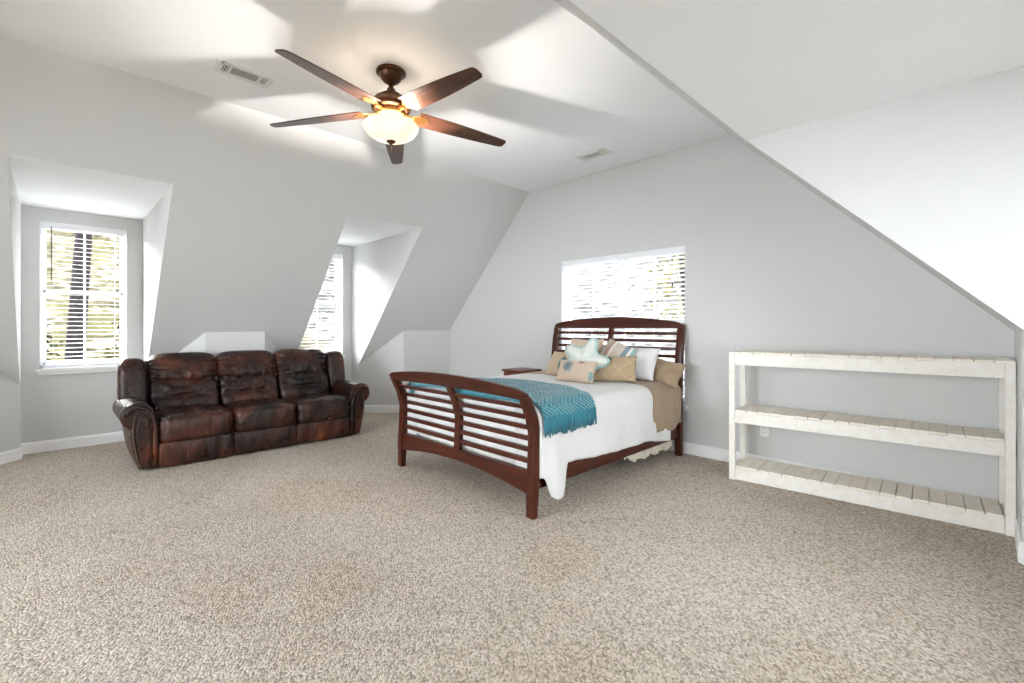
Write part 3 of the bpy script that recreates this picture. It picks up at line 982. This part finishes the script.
# headboard
hb = board('headboard', bed, M['cherry'], HX0 - 0.03, BX1 + 0.03, lambda x: 1.255, lambda x: 1.310 + 0.072 * (1 - (x / (HW + 0.03)) ** 2) - 0.018 * smooth01((abs(x) - HW + 0.05) / 0.08), head_y, 0.044, 26, 5)
for x in (HX0, BX1):
    board('post', hb, M['cherry_v'], x - 0.033, x + 0.033, 0.0, 1.27, head_y, 0.058, 2, 26)
board('center_stile', hb, M['cherry_v'], -0.028, 0.028, 0.5, 1.27, head_y, 0.036, 2, 14)
for k in range(9):
    z = 1.219 - 0.076 * k
    board('slat', hb, M['cherry'], HX0 + 0.02, BX1 - 0.02, z - 0.032, z, head_y, 0.02, 2, 2)
board('bottom_rail', hb, M['cherry'], HX0 + 0.02, BX1 - 0.02, 0.2, 0.5, head_y, 0.03, 4, 4)
for x in (BX0 + 0.006, BX1 - 0.006):
    b = bmesh.new(); box(b, x - 0.013, x + 0.013, 2.285 - BY, 4.37 - BY, 0.178, 0.335, 0.005)
    obj('side_rail', b, M['cherry_y'], bed)
b = bmesh.new()
for k in range(9):
    y = 2.45 + k * 0.22
    box(b, BX0 + 0.02, BX1 - 0.02, y - BY - 0.04, y - BY + 0.04, 0.225, 0.245, 0.003)
obj('slat_base', b, M['cherry'], bed)

# box spring + mattress
MX0, MX1, MY0, MY1 = -3.700, -2.138, 2.325, 4.355
b = bmesh.new()
box(b, MX0 + 0.01, MX1 - 0.01, MY0 + 0.01, MY1, 0.247, 0.465, 0.03, 3)
tag(obj('box_spring', b, M['matt']), 'pale box spring under the mattress inside the wooden bed frame', 'box spring')
b = bmesh.new()
box(b, MX0, MX1, MY0, MY1, 0.467, 0.708, 0.10, 6)
tag(obj('mattress', b, M['matt'], smooth=True), 'queen mattress under the white coverlet', 'mattress')

ZT = 0.722            # top of the coverlet
RX, LX = -2.066, -3.772
RAD = 0.115


def hem_r(y):
    if y < 2.44: return 0.26 - 0.145 * smooth01((y - 2.318) / 0.075) - 0.02 * smooth01((y - 2.38) / 0.06)
    if y < 2.60: return 0.095 + 0.22 * smooth01((y - 2.485) / 0.115) ** 1.1
    return 0.315 - 0.035 * smooth01((y - 2.65) / 0.3) + 0.012 * math.sin(y * 9) - 0.055 * smooth01((y - 3.3) / 0.9)


def over(q, y, off=0.0, hem=hem_r, side=1, lift=0.0):
    """cross-section of cloth over the right/left mattress edge: q metres of cloth outwards from the bed centre line"""
    xe = (RX if side > 0 else LX)
    half = abs(xe + 2.919)
    R = RAD
    flat = half - R
    bend = R * PI / 2
    crown = 0.034
    if q <= flat:
        x = q; z = ZT + crown * (1 - (q / half) ** 2)
    elif q <= flat + bend:
        a = (q - flat) / R
        x = flat + (R + off) * math.sin(a); z = ZT - R + (R + off) * math.cos(a) + crown * 0.3 * math.cos(a)
    else:
        d = q - flat - bend
        x = half + off; z = ZT - R - d
        fold = smooth01(d / 0.35)
        x += fold * (0.008 + 0.012 * math.sin(y * 11 + 3 * ns((y * 2, 0, 0), 1)) + 0.012 * ns((y * 9, d * 2, 3), 1) + 0.018 * math.exp(-((y - 2.43) / 0.05) ** 2))
    if q <= flat: z += off
    return -2.919 + side * x, z + lift


b = bmesh.new()
NY, NQ = 110, 40
YA, YE = 2.318, 4.08
half = abs(RX + 2.919)


def cov(u, v):
    y = YA + (YE - YA) * u
    hl = 0.27 + 0.02 * math.sin(y * 8)
    R = RAD
    Lr = half - R + R * PI / 2 + (ZT - R - hem_r(y))
    Ll = half - R + R * PI / 2 + (ZT - R - hl)
    q = -Ll + (Lr + Ll) * v
    if q >= 0: x, z = over(q, y)
    else: x, z = over(-q, y, side=-1)
    z += 0.004 * ns((x * 4, y * 4, 0), 1) + 0.002 * ns((x * 14, y * 14, 1), 1)
    # the drape spreads a little towards the foot post at its bottom corner
    if q > half and y < 2.6: y += 0.02 * (ZT - z) * math.sin(z * 9)
    return (x, y, z)


vs = grid(b, NY, 120, cov)
# flap hanging down inside the footboard
edge = vs[0]
prev = edge
for k in range(1, 9):
    f = k / 8
    row = []
    for v in edge:
        x, y, z = v.co
        if z < ZT - 0.075 or abs(x + 2.919) > half - 0.018:
            row.append(None); continue
        row.append(b.verts.new((x, YA - 0.006 + 0.006 * math.sin(x * 22) * f, z - 0.42 * f)))
    for i in range(len(row) - 1):
        if row[i] and row[i + 1] and prev[i] and prev[i + 1]:
            b.faces.new((prev[i], prev[i + 1], row[i + 1], row[i]))
    prev = row
# the side drapes wrap round the foot corners of the mattress
for inner in (-2.30, -3.54):
    colv = [v for v in edge if v.co.z < ZT - 0.02 and (v.co.x + 2.919) * (inner + 2.919) > 0]
    colv.sort(key=lambda v: v.co.z)
    sgn = 1 if inner > -2.919 else -1
    mids = [b.verts.new((v.co.x - sgn * 0.012, YA - 0.010, v.co.z)) for v in colv]
    ins = [b.verts.new((inner, YA - 0.012, v.co.z)) for v in colv]
    for i in range(len(colv) - 1):
        b.faces.new((colv[i], mids[i], mids[i + 1], colv[i + 1]))
        b.faces.new((mids[i], ins[i], ins[i + 1], mids[i + 1]))
bmesh.ops.recalc_face_normals(b, faces=b.faces[:])
cv = obj('coverlet', b, M['coverlet'], None, smooth=True)
md = cv.modifiers.new('thick', 'SOLIDIFY'); md.thickness = 0.006; md.offset = 1
tag(cv, 'white quilted coverlet over the bed, hanging past the side rail', 'bedspread')

# tan sheet folded over at the pillow end
b = bmesh.new()


def tanf(u, v):
    y = 3.80 + (4.345 - 3.80) * u
    R = RAD
    bottom = 0.30 + 0.03 * u + 0.012 * math.sin(u * 9)
    Lr = half - R + R * PI / 2 + (ZT - R - bottom)
    Ll = half - R + R * PI / 2 + (ZT - R - 0.36)
    q = -Ll + (Lr + Ll) * v
    if q >= 0: x, z = over(q, y, 0.012)
    else: x, z = over(-q, y, 0.012, side=-1)
    hang = smooth01((abs(q) - half) / 0.3)
    y2 = y + hang * 0.03 * math.sin(z * 7) - 0.04 * hang * (1 - u) * 0.0
    x += (0.012 * ns((y * 14, z * 4, 2), 1)) * hang
    return (x, y2 - 0.02 * smooth01(abs(q) / half) + 0.02, z + 0.004 * ns((x * 9, y * 12, 5), 1) + 0.004)


grid(b, 26, 90, tanf)
ts = obj('folded_sheet', b, M['tan'], None, smooth=True)
md = ts.modifiers.new('thick', 'SOLIDIFY'); md.thickness = 0.005; md.offset = 1
tag(ts, 'tan sheet folded back across the pillow end and hanging over the bed side', 'sheet')

# lace bed skirt below the rail
b = bmesh.new()
grid(b, 160, 5, lambda u, v: (-2.135 - 0.012 + 0.010 * math.sin(u * 95) * (1 - v), 3.46 + 0.86 * u, 0.085 + 0.09 * v + 0.012 * math.sin(u * 27) * (1 - v) + 0.05 * (1 - v) * (1 - smooth01(u / 0.25))))
sk = obj('bed_skirt', b, M['lace'], None, smooth=True)
md = sk.modifiers.new('thick', 'SOLIDIFY'); md.thickness = 0.003
tag(sk, 'cream ruffled lace bed skirt showing under the side rail', 'bed skirt')

# throw blanket across the foot of the bed
b = bmesh.new()
uvl = b.loops.layers.uv.new('UVMap')


def throw_hem(y): return 0.60 - 0.03 * smooth01((y - 2.4) / 0.5)


def throwf(u, v):
    # u along the bed, v across it
    q0 = -(half + 0.10); q1 = half - RAD + RAD * PI / 2 + (ZT - RAD - 0.635)
    q = q0 + (q1 - q0) * v
    ynear = 2.316 + 0.006 * math.sin(v * 21)
    yfar = 2.80 + 0.25 * smooth01(v * 1.6) - 0.16 * smooth01((v - 0.74) / 0.26) + 0.02 * math.sin(v * 15)
    y = ynear + (yfar - ynear) * u
    if q >= 0: x, z = over(q, y, 0.016)
    else: x, z = over(-q, y, 0.016, side=-1)
    hang = smooth01((q - half + 0.05) / 0.2)
    z += 0.010 + 0.010 * ns((x * 7, y * 9, 4), 1) + 0.010 * math.sin(u * 16 + v * 3) * hang * 0.3
    x += hang * 0.012 * math.sin(y * 30)
    return Vector((x, y, z))


nu, nv = 46, 110
gv = grid(b, nu, nv, throwf)
for f in b.faces:
    for l in f.loops:
        l[uvl].uv = (l.vert.co.y, l.vert.co.x * 0.8 - l.vert.co.z * 0.8)
hem_pts = [gv[i][nv - 1].co.copy() for i in range(nu)]
left_pts = [gv[i][0].co.copy() for i in range(nu)]
# a loose end slipping over the foot edge of the mattress
near = [gv[0][j] for j in range(nv)]
prev = near
for k in range(1, 5):
    row = []
    for j, v in enumerate(near):
        f = j / (nv - 1)
        drop = 0.12 * math.exp(-((f - 0.10) / 0.07) ** 2) + 0.05 * math.exp(-((f - 0.62) / 0.12) ** 2) + 0.006
        row.append(b.verts.new((v.co.x, v.co.y - 0.018 * min(1, k / 2), v.co.z - 0.008 - drop * k / 4)))
    for j in range(nv - 1):
        if abs(near[j].co.x + 2.919) < half - RAD and abs(near[j + 1].co.x + 2.919) < half - RAD:
            b.faces.new((prev[j], prev[j + 1], row[j + 1], row[j]))
    prev = row
bmesh.ops.delete(b, geom=[v for v in b.verts if not v.link_faces], context='VERTS')
bmesh.ops.recalc_face_normals(b, faces=b.faces[:])
th = obj('throw_blanket', b, M['knit'], None, smooth=True)
md = th.modifiers.new('thick', 'SOLIDIFY'); md.thickness = 0.012; md.offset = 1
tag(th, 'teal chenille throw blanket with fringe across the foot of the bed', 'blanket')
b = bmesh.new()
rnd = random.Random(3)
L = len(hem_pts)
for k in range(58):
    f = k / 57 * (L - 1); i = min(L - 2, int(f)); p = hem_pts[i].lerp(hem_pts[i + 1], f - i)
    l = rnd.uniform(0.095, 0.125); dx, dy = rnd.uniform(0.0, 0.012), rnd.uniform(-0.016, 0.016)
    tube(b, [p + Vector((0.006, 0, 0.012)), p + Vector((0.010 + dx * 0.5, dy * 0.4, -l * 0.5)), p + Vector((0.010 + dx, dy, -l))], [0.0075, 0.0075, 0.005], 6)
obj('fringe', b, M['fringe'], th, smooth=True)


# ------------------------------------------------------------------ pillows
def pillow(name, label, w, h, t, mat, loc, yaw, tilt, roll=0.0, seed=0.0, cat='pillow', wr=0.006, group='pillows piled at the head of the bed', piping=None, nrm=26):
    b = bmesh.new()
    n = nrm
    V = {}
    for s in (1, -1):
        for i in range(n + 1):
            for j in range(n + 1):
                a = -1 + 2 * i / n; c = -1 + 2 * j / n
                rim = i in (0, n) or j in (0, n)
                if rim and s == -1: V[s, i, j] = V[1, i, j]; continue
                a2 = math.sin(a * PI / 2) * 0.45 + a * 0.55; c2 = math.sin(c * PI / 2) * 0.45 + c * 0.55
                x = w / 2 * a2 * (1 - 0.055 * (1 - c2 * c2)); z = h / 2 * c2 * (1 - 0.055 * (1 - a2 * a2))
                th_ = t / 2 * max(0.0, (1 - a2 * a2) * (1 - c2 * c2)) ** 0.42
                th_ *= 1 + 0.12 * ns((x * 5, z * 5, seed), 1)
                rip = wr * ns((x * 16, z * 12, seed + 3), 1) * (1 if not rim else 0.4)
                V[s, i, j] = b.verts.new((x, -s * th_ + rip, z + h / 2 + 0.004 * ns((x * 7, z * 7, seed), 1)))
    for s in (1, -1):
        for i in range(n):
            for j in range(n):
                q = (V[s, i, j], V[s, i + 1, j], V[s, i + 1, j + 1], V[s, i, j + 1])
                b.faces.new(q if s == 1 else q[::-1])
    o = obj(name, b, mat, None, smooth=True)
    o.matrix_world = Matrix.Translation(loc) @ Matrix.Rotation(yaw, 4, 'Z') @ Matrix.Rotation(-tilt, 4, 'X') @ Matrix.Translation((0, 0, h / 2)) @ Matrix.Rotation(roll, 4, 'Y') @ Matrix.Translation((0, 0, -h / 2))
    return tag(o, label, cat, group)


PZ = 0.764
pillow('bed_pillow', 'wrinkled tan pillow slumped at the right end of the headboard', 0.46, 0.27, 0.18, M['tan'], (-2.215, 4.15, PZ - 0.045), 0.12, 0.62, 0.16, seed=1, wr=0.034)
pillow('bed_pillow', 'plain white pillow on the right, beside the slumped tan one', 0.60, 0.34, 0.17, M['whitecase'], (-2.47, 3.985, PZ), 0.05, 0.50, seed=3)
pillow('bed_pillow', 'plain white pillow mostly hidden on the left of the headboard', 0.56, 0.34, 0.17, M['whitecase'], (-3.10, 4.05, PZ), -0.03, 0.50, seed=4)
pillow('throw_pillow', 'beige square cushion standing behind the starfish cushion', 0.40, 0.40, 0.13, M['beige_square'], (-2.93, 3.90, PZ), 0.10, 0.32, seed=5, cat='cushion')
pillow('throw_pillow', 'cushion with blue, white and tan stripes, tipped on a corner', 0.34, 0.32, 0.12, M['stripes'], (-2.53, 3.87, 0.83), 0.15, 0.50, 0.34, seed=6, cat='cushion')
pillow('throw_pillow', 'tan cushion with lattice lines and dark green motif before the white pillow', 0.46, 0.255, 0.14, M['trellis'], (-2.425, 3.67, PZ), 0.34, 0.50, -0.05, seed=7, cat='cushion')
pillow('throw_pillow', 'small beige cushion with dark teal shell at the left of the pile', 0.30, 0.28, 0.12, M['beige_shell'], (-3.05, 3.66, PZ), 0.12, 0.55, 0.08, seed=8, cat='cushion')
pillow('throw_pillow', 'front beige lumbar cushion with a blue coral print', 0.375, 0.218, 0.13, M['beige_coral'], (-2.632, 3.395, PZ - 0.002), 0.24, 0.50, 0.03, seed=9, cat='cushion')


def star_cushion():
    R = 0.248
    b = bmesh.new()
    nt_, nr = 100, 12
    def rr(a): return R * (0.80 + 0.22 * math.cos(5 * a) + 0.04 * math.cos(10 * a)) / 1.06
    V = {}
    for s in (1, -1):
        c = b.verts.new((0, -s * 0.075, 0)); V[s, 'c'] = c
        for k in range(nt_):
            a = 2 * PI * k / nt_
            for j in range(1, nr + 1):
                f = j / nr
                if j == nr and s == -1: V[s, k, j] = V[1, k, j]; continue
                r = rr(a) * f
                x, z = r * math.sin(a), r * math.cos(a)
                V[s, k, j] = b.verts.new((x, -s * 0.075 * (1 - f ** 2.6) ** 0.5 * (0.75 + 0.25 * math.cos(5 * a) * f), z))
    for s in (1, -1):
        for k in range(nt_):
            k2 = (k + 1) % nt_
            f = (V[s, 'c'], V[s, k2, 1], V[s, k, 1]); b.faces.new(f if s == 1 else f[::-1])
            for j in range(1, nr):
                q = (V[s, k, j], V[s, k2, j], V[s, k2, j + 1], V[s, k, j + 1]); b.faces.new(q[::-1] if s == 1 else q)
    bmesh.ops.recalc_face_normals(b, faces=b.faces[:])
    o = obj('starfish_cushion', b, M['aqua'], None, smooth=True)
    tag(o, 'pale aqua starfish-shaped cushion in the middle of the pile', 'cushion', 'pillows piled at the head of the bed')
    e = bmesh.new()
    pts = []
    for k in range(nt_ + 1):
        a = 2 * PI * k / nt_
        pts.append((rr(a) * 0.98 * math.sin(a), -0.006, rr(a) * 0.98 * math.cos(a)))
    tube(e, pts, 0.016, 8, cap=False)
    obj('piping', e, M['aqua_edge'], o, smooth=True)
    o.matrix_world = Matrix.Translation((-2.668, 3.60, 0.940)) @ Matrix.Rotation(0.25, 4, 'Z') @ Matrix.Rotation(-0.42, 4, 'X') @ Matrix.Rotation(0.30, 4, 'Y')


star_cushion()

# ------------------------------------------------------------------ nightstand
ns_ = thing('nightstand', 'brown wooden nightstand on the far side of the bed', 'nightstand', (-4.175, 4.295, 0))
b = bmesh.new(); box(b, -0.185, 0.175, -0.185, 0.185, 0.700, 0.727, 0.005); obj('top', b, M['walnut'], ns_)
b = bmesh.new()
box(b, -0.165, 0.155, -0.165, 0.175, 0.24, 0.700, 0.004); obj('carcass', b, M['walnut'], ns_)
for z0, z1 in ((0.50, 0.685), (0.27, 0.48)):
    b = bmesh.new(); box(b, -0.150, 0.140, -0.183, -0.163, z0, z1, 0.005); dr = obj('drawer', b, M['walnut'], ns_)
    b = bmesh.new(); lathe(b, [(0.0, 0.022), (0.012, 0.02), (0.014, 0.012), (0.006, 0.006), (0.006, 0.0)], 14)
    b.transform(Matrix.Translation((-0.005, -0.183, (z0 + z1) / 2)) @ Matrix.Rotation(PI / 2, 4, 'X'))
    obj('knob', b, M['bronze'], dr, smooth=True)
for x in (-0.15, 0.14):
    for y in (-0.15, 0.16):
        b = bmesh.new(); box(b, x - 0.018, x + 0.018, y - 0.018, y + 0.018, 0, 0.25, 0.004); obj('leg', b, M['walnut'], ns_)

# ------------------------------------------------------------------ shelf
sh = thing('plank_shelf', 'long low white painted plank shelf against the gable wall', 'shelf', (-1.489, 4.019, 0), math.radians(3.9))
SWD, SDP = 1.636, 0.358
for x in (0.0, SWD - 0.044):
    for y in (0.0, SDP - 0.044):
        b = bmesh.new(); box(b, x, x + 0.044, y, y + 0.044, 0, 1.047, 0.003); obj('post', b, M['shelfpaint'], sh)
SRR = random.Random(5)
for zt, zb in ((0.101, 0.004), (0.566, 0.476), (1.047, 0.955)):
    for y in (0.004, SDP - 0.04):
        b = bmesh.new(); box(b, 0.045, SWD - 0.045, y, y + 0.036, zb, zt - 0.001, 0.003); obj('rail', b, M['shelfpaint'], sh)
    for x in (0.004, SWD - 0.04):
        b = bmesh.new(); box(b, x, x + 0.036, 0.045, SDP - 0.045, zb, zt - 0.001, 0.003); obj('side_rail', b, M['shelfpaint'], sh)
    b = bmesh.new()
    top = zt > 1
    x = 0.0 if top else 0.046; xe = SWD + 0.001 if top else SWD - 0.046
    nb = 18; wd = (xe - x) / nb
    for k in range(nb):
        dz = SRR.uniform(-0.0015, 0.0015); g = SRR.uniform(0.001, 0.003)
        box(b, x + k * wd + g, x + (k + 1) * wd - g, (0.0 if top else 0.004) + SRR.uniform(-.002, .002), (SDP + 0.003 if top else SDP - 0.004), zt + dz, zt + 0.017 + dz, 0.003)
    obj('shelf_boards', b, M['boardpaint'], sh)

# ------------------------------------------------------------------ ceiling fan
FX, FY = -2.933, 1.692
fan = thing('ceiling_fan', 'five-blade dark wood ceiling fan with lit glass bowl', 'ceiling fan', (FX, FY, 2.55))
o0 = 2.55
b = bmesh.new(); lathe(b, [(0.0, ZC - o0), (0.100, ZC - o0), (0.103, ZC - 0.006 - o0), (0.103, ZC - 0.016 - o0), (0.096, ZC - 0.022 - o0), (0.082, ZC - 0.024 - o0), (0.080, ZC - 0.030 - o0), (0.072, ZC - 0.052 - o0), (0.056, ZC - 0.072 - o0), (0.036, ZC - 0.086 - o0), (0.024, ZC - 0.094 - o0), (0.0, ZC - 0.095 - o0)], 40)
obj('canopy', b, M['bronze'], fan, smooth=True).data.set_sharp_from_angle(angle=0.7)
b = bmesh.new(); tube(b, [(0, 0, 2.985 - o0), (0, 0, 2.92 - o0)], 0.017, 16); lathe(b, [(0.0, 2.955 - o0), (0.028, 2.95 - o0), (0.03, 2.93 - o0), (0.0, 2.922 - o0)], 20)
obj('downrod', b, M['bronze'], fan, smooth=True)
b = bmesh.new()
lathe(b, [(0.0, 2.925 - o0), (0.035, 2.922 - o0), (0.075, 2.905 - o0), (0.115, 2.875 - o0), (0.135, 2.84 - o0), (0.138, 2.815 - o0), (0.130, 2.80 - o0), (0.105, 2.79 - o0), (0.0, 2.79 - o0)], 44)
mt = obj('motor_housing', b, M['bronze'], fan, smooth=True)
b = bmesh.new()
lathe(b, [(0.0, 2.792 - o0), (0.098, 2.791 - o0), (0.104, 2.775 - o0), (0.098, 2.755 - o0), (0.07, 2.742 - o0), (0.055, 2.72 - o0), (0.062, 2.708 - o0), (0.088, 2.702 - o0), (0.088, 2.696 - o0), (0.02, 2.692 - o0), (0.0, 2.692 - o0)], 40)
obj('switch_housing', b, M['brass'], mt, smooth=True)
for k in range(5):
    a = math.radians(-141.4 + 72 * k)
    rot = Matrix.Rotation(a, 4, 'Z')
    zb = 2.780 - o0
    droop = Matrix.Translation((0.16, 0, zb)) @ Matrix.Rotation(math.radians(3.6), 4, 'Y') @ Matrix.Rotation(math.radians(-11), 4, 'X') @ Matrix.Translation((-0.16, 0, -zb))
    # blade outline: wide at the root, narrowing to a rounded tip
    pts = []
    x0, x1 = 0.195, 0.91
    def hw(f): return 0.078 - 0.030 * f + 0.010 * math.sin(f * PI)
    for i in range(15):
        f = i / 14; pts.append((x0 + (x1 - 0.02 - x0) * f, -hw(f)))
    pts += [(x1 - 0.004, -hw(1) * 0.75), (x1, -hw(1) * 0.3), (x1 - 0.004, hw(1) * 0.55), (x1 - 0.02, hw(1) * 0.9)]
    for i in range(15):
        f = 1 - i / 14; pts.append((x0 + (x1 - 0.035 - x0) * f, hw(f)))
    pts = [p for i, p in enumerate(pts) if i == 0 or (abs(p[0] - pts[i - 1][0]) + abs(p[1] - pts[i - 1][1])) > 1e-4]
    b = bmesh.new(); prism(b, [(p[0], p[1], zb) for p in pts], (0, 0, 0.007), 0.002, 1)
    b.transform(droop)
    bo = obj('blade', b, M['blade'], fan, rot=(0, 0, a))
    b = bmesh.new()
    prism(b, [(0.075, -0.018, zb - 0.004), (0.15, -0.014, zb - 0.004), (0.20, -0.045, zb - 0.004), (0.235, -0.05, zb - 0.004), (0.275, -0.012, zb - 0.004), (0.28, 0.0, zb - 0.004), (0.275, 0.012, zb - 0.004), (0.235, 0.05, zb - 0.004), (0.20, 0.045, zb - 0.004), (0.15, 0.014, zb - 0.004), (0.075, 0.018, zb - 0.004)], (0, 0, 0.004), 0.001, 1)
    for (x, y) in ((0.225, -0.03), (0.225, 0.03), (0.262, 0.0)):
        lathe_t = bmesh.new(); lathe(lathe_t, [(0.0, zb - 0.008), (0.006, zb - 0.007), (0.007, zb - 0.004)], 10, (x, y)); merge(b, lathe_t)
    b.transform(droop)
    tube(b, [(0.07, 0, zb + 0.012), (0.11, 0, zb - 0.004), (0.16, 0, zb - 0.006)], 0.013, 10)
    obj('blade_iron', b, M['brass'], bo)

# glass bowl, open at its top
b = bmesh.new()
prof = [(0.186, 2.690), (0.192, 2.684), (0.186, 2.664), (0.166, 2.635), (0.132, 2.610), (0.09, 2.592), (0.045, 2.583), (0.018, 2.581)]
inner = [(r - 0.006, z + 0.004) for r, z in prof]
lathe(b, [(r, z - o0) for r, z in inner[::-1]] + [(r, z - o0) for r, z in prof], 48)
bw = obj('glass_bowl', b, M['bowl'], fan, smooth=True)
b = bmesh.new(); lathe(b, [(0.0, 2.592 - o0), (0.030, 2.588 - o0), (0.033, 2.579 - o0), (0.022, 2.570 - o0), (0.010, 2.562 - o0), (0.006, 2.555 - o0), (0.0, 2.552 - o0)], 24)
obj('finial', b, M['bronze'], bw, smooth=True)
b = bmesh.new()
for k in range(7):
    t = bmesh.new(); bmesh.ops.create_icosphere(t, subdivisions=1, radius=0.0028); merge(b, t, Matrix.Translation((0.004, 0, 2.549 - o0 - k * 0.006)))
obj('pull_chain', b, M['brass'], fan, smooth=True)
l = bpy.data.lights.new('fan_bulb', 'POINT'); l.energy = 52.0; l.shadow_soft_size = 0.018; l.color = (1.0, 0.94, 0.89)
lo = bpy.data.objects.new('fan_bulb', l); lo.parent = fan; lo.location = (0.0, 0.0, 2.655 - o0); COL.objects.link(lo)


# ------------------------------------------------------------------ ceiling vents, outlet
def vent(label, loc, rz):
    t = thing('ceiling_vent', label, 'air vent', loc, rz, 'ceiling vents')
    b = bmesh.new()
    L, Wd = 0.32, 0.14
    for s in (-1, 1):
        box(b, -L / 2, L / 2, s * Wd / 2 - 0.018, s * Wd / 2 + 0.018, -0.008, 0, 0.003)
        box(b, s * L / 2 - 0.02, s * L / 2 + 0.02, -Wd / 2 - 0.018, Wd / 2 + 0.018, -0.008, 0, 0.003)
        box(b, s * 0.095 - 0.008, s * 0.095 + 0.008, -Wd / 2, Wd / 2, -0.008, 0, 0.002)
    obj('frame', b, M['white_metal'], t)
    b = bmesh.new()
    for k in range(15):
        x = -0.082 + 0.164 * k / 14
        box(b, x - 0.0015, x + 0.0015, -Wd / 2 + 0.016, Wd / 2 - 0.016, -0.007, -0.001, 0)
    for s in (-1, 1):
        for k in range(4):
            x = s * (0.112 + 0.015 * k)
            box(b, x - 0.003, x + 0.003, -Wd / 2 + 0.016, Wd / 2 - 0.016, -0.007, -0.001, 0)
    obj('louvers', b, M['white_metal'], t)
    b = bmesh.new(); box(b, -L / 2 + 0.01, L / 2 - 0.01, -Wd / 2 + 0.01, Wd / 2 - 0.01, -0.0012, -0.0002, 0)
    obj('duct_opening', b, M['slot'], t)


vent('white ceiling vent left of the fan near the left slope', (-3.70, 0.965, ZC), PI / 2)
vent('white ceiling vent near the gable wall, right of the fan', (-2.86, 4.02, ZC), 0.0)

ot = thing('wall_outlet', 'white electrical outlet low on the gable wall behind the shelf', 'outlet', (-1.366, YD, 0.348))
b = bmesh.new(); box(b, -0.036, 0.036, -0.006, 0.0, -0.058, 0.058, 0.003); obj('cover_plate', b, M['plate'], ot)
for z in (-0.022, 0.022):
    b = bmesh.new(); box(b, -0.016, 0.016, -0.009, -0.005, z - 0.014, z + 0.014, 0.002); so = obj('socket', b, M['plate'], ot)
    b = bmesh.new()
    for x in (-0.006, 0.006): box(b, x - 0.001, x + 0.001, -0.0096, -0.0085, z - 0.004, z + 0.006)
    obj('slot', b, M['slot'], so)
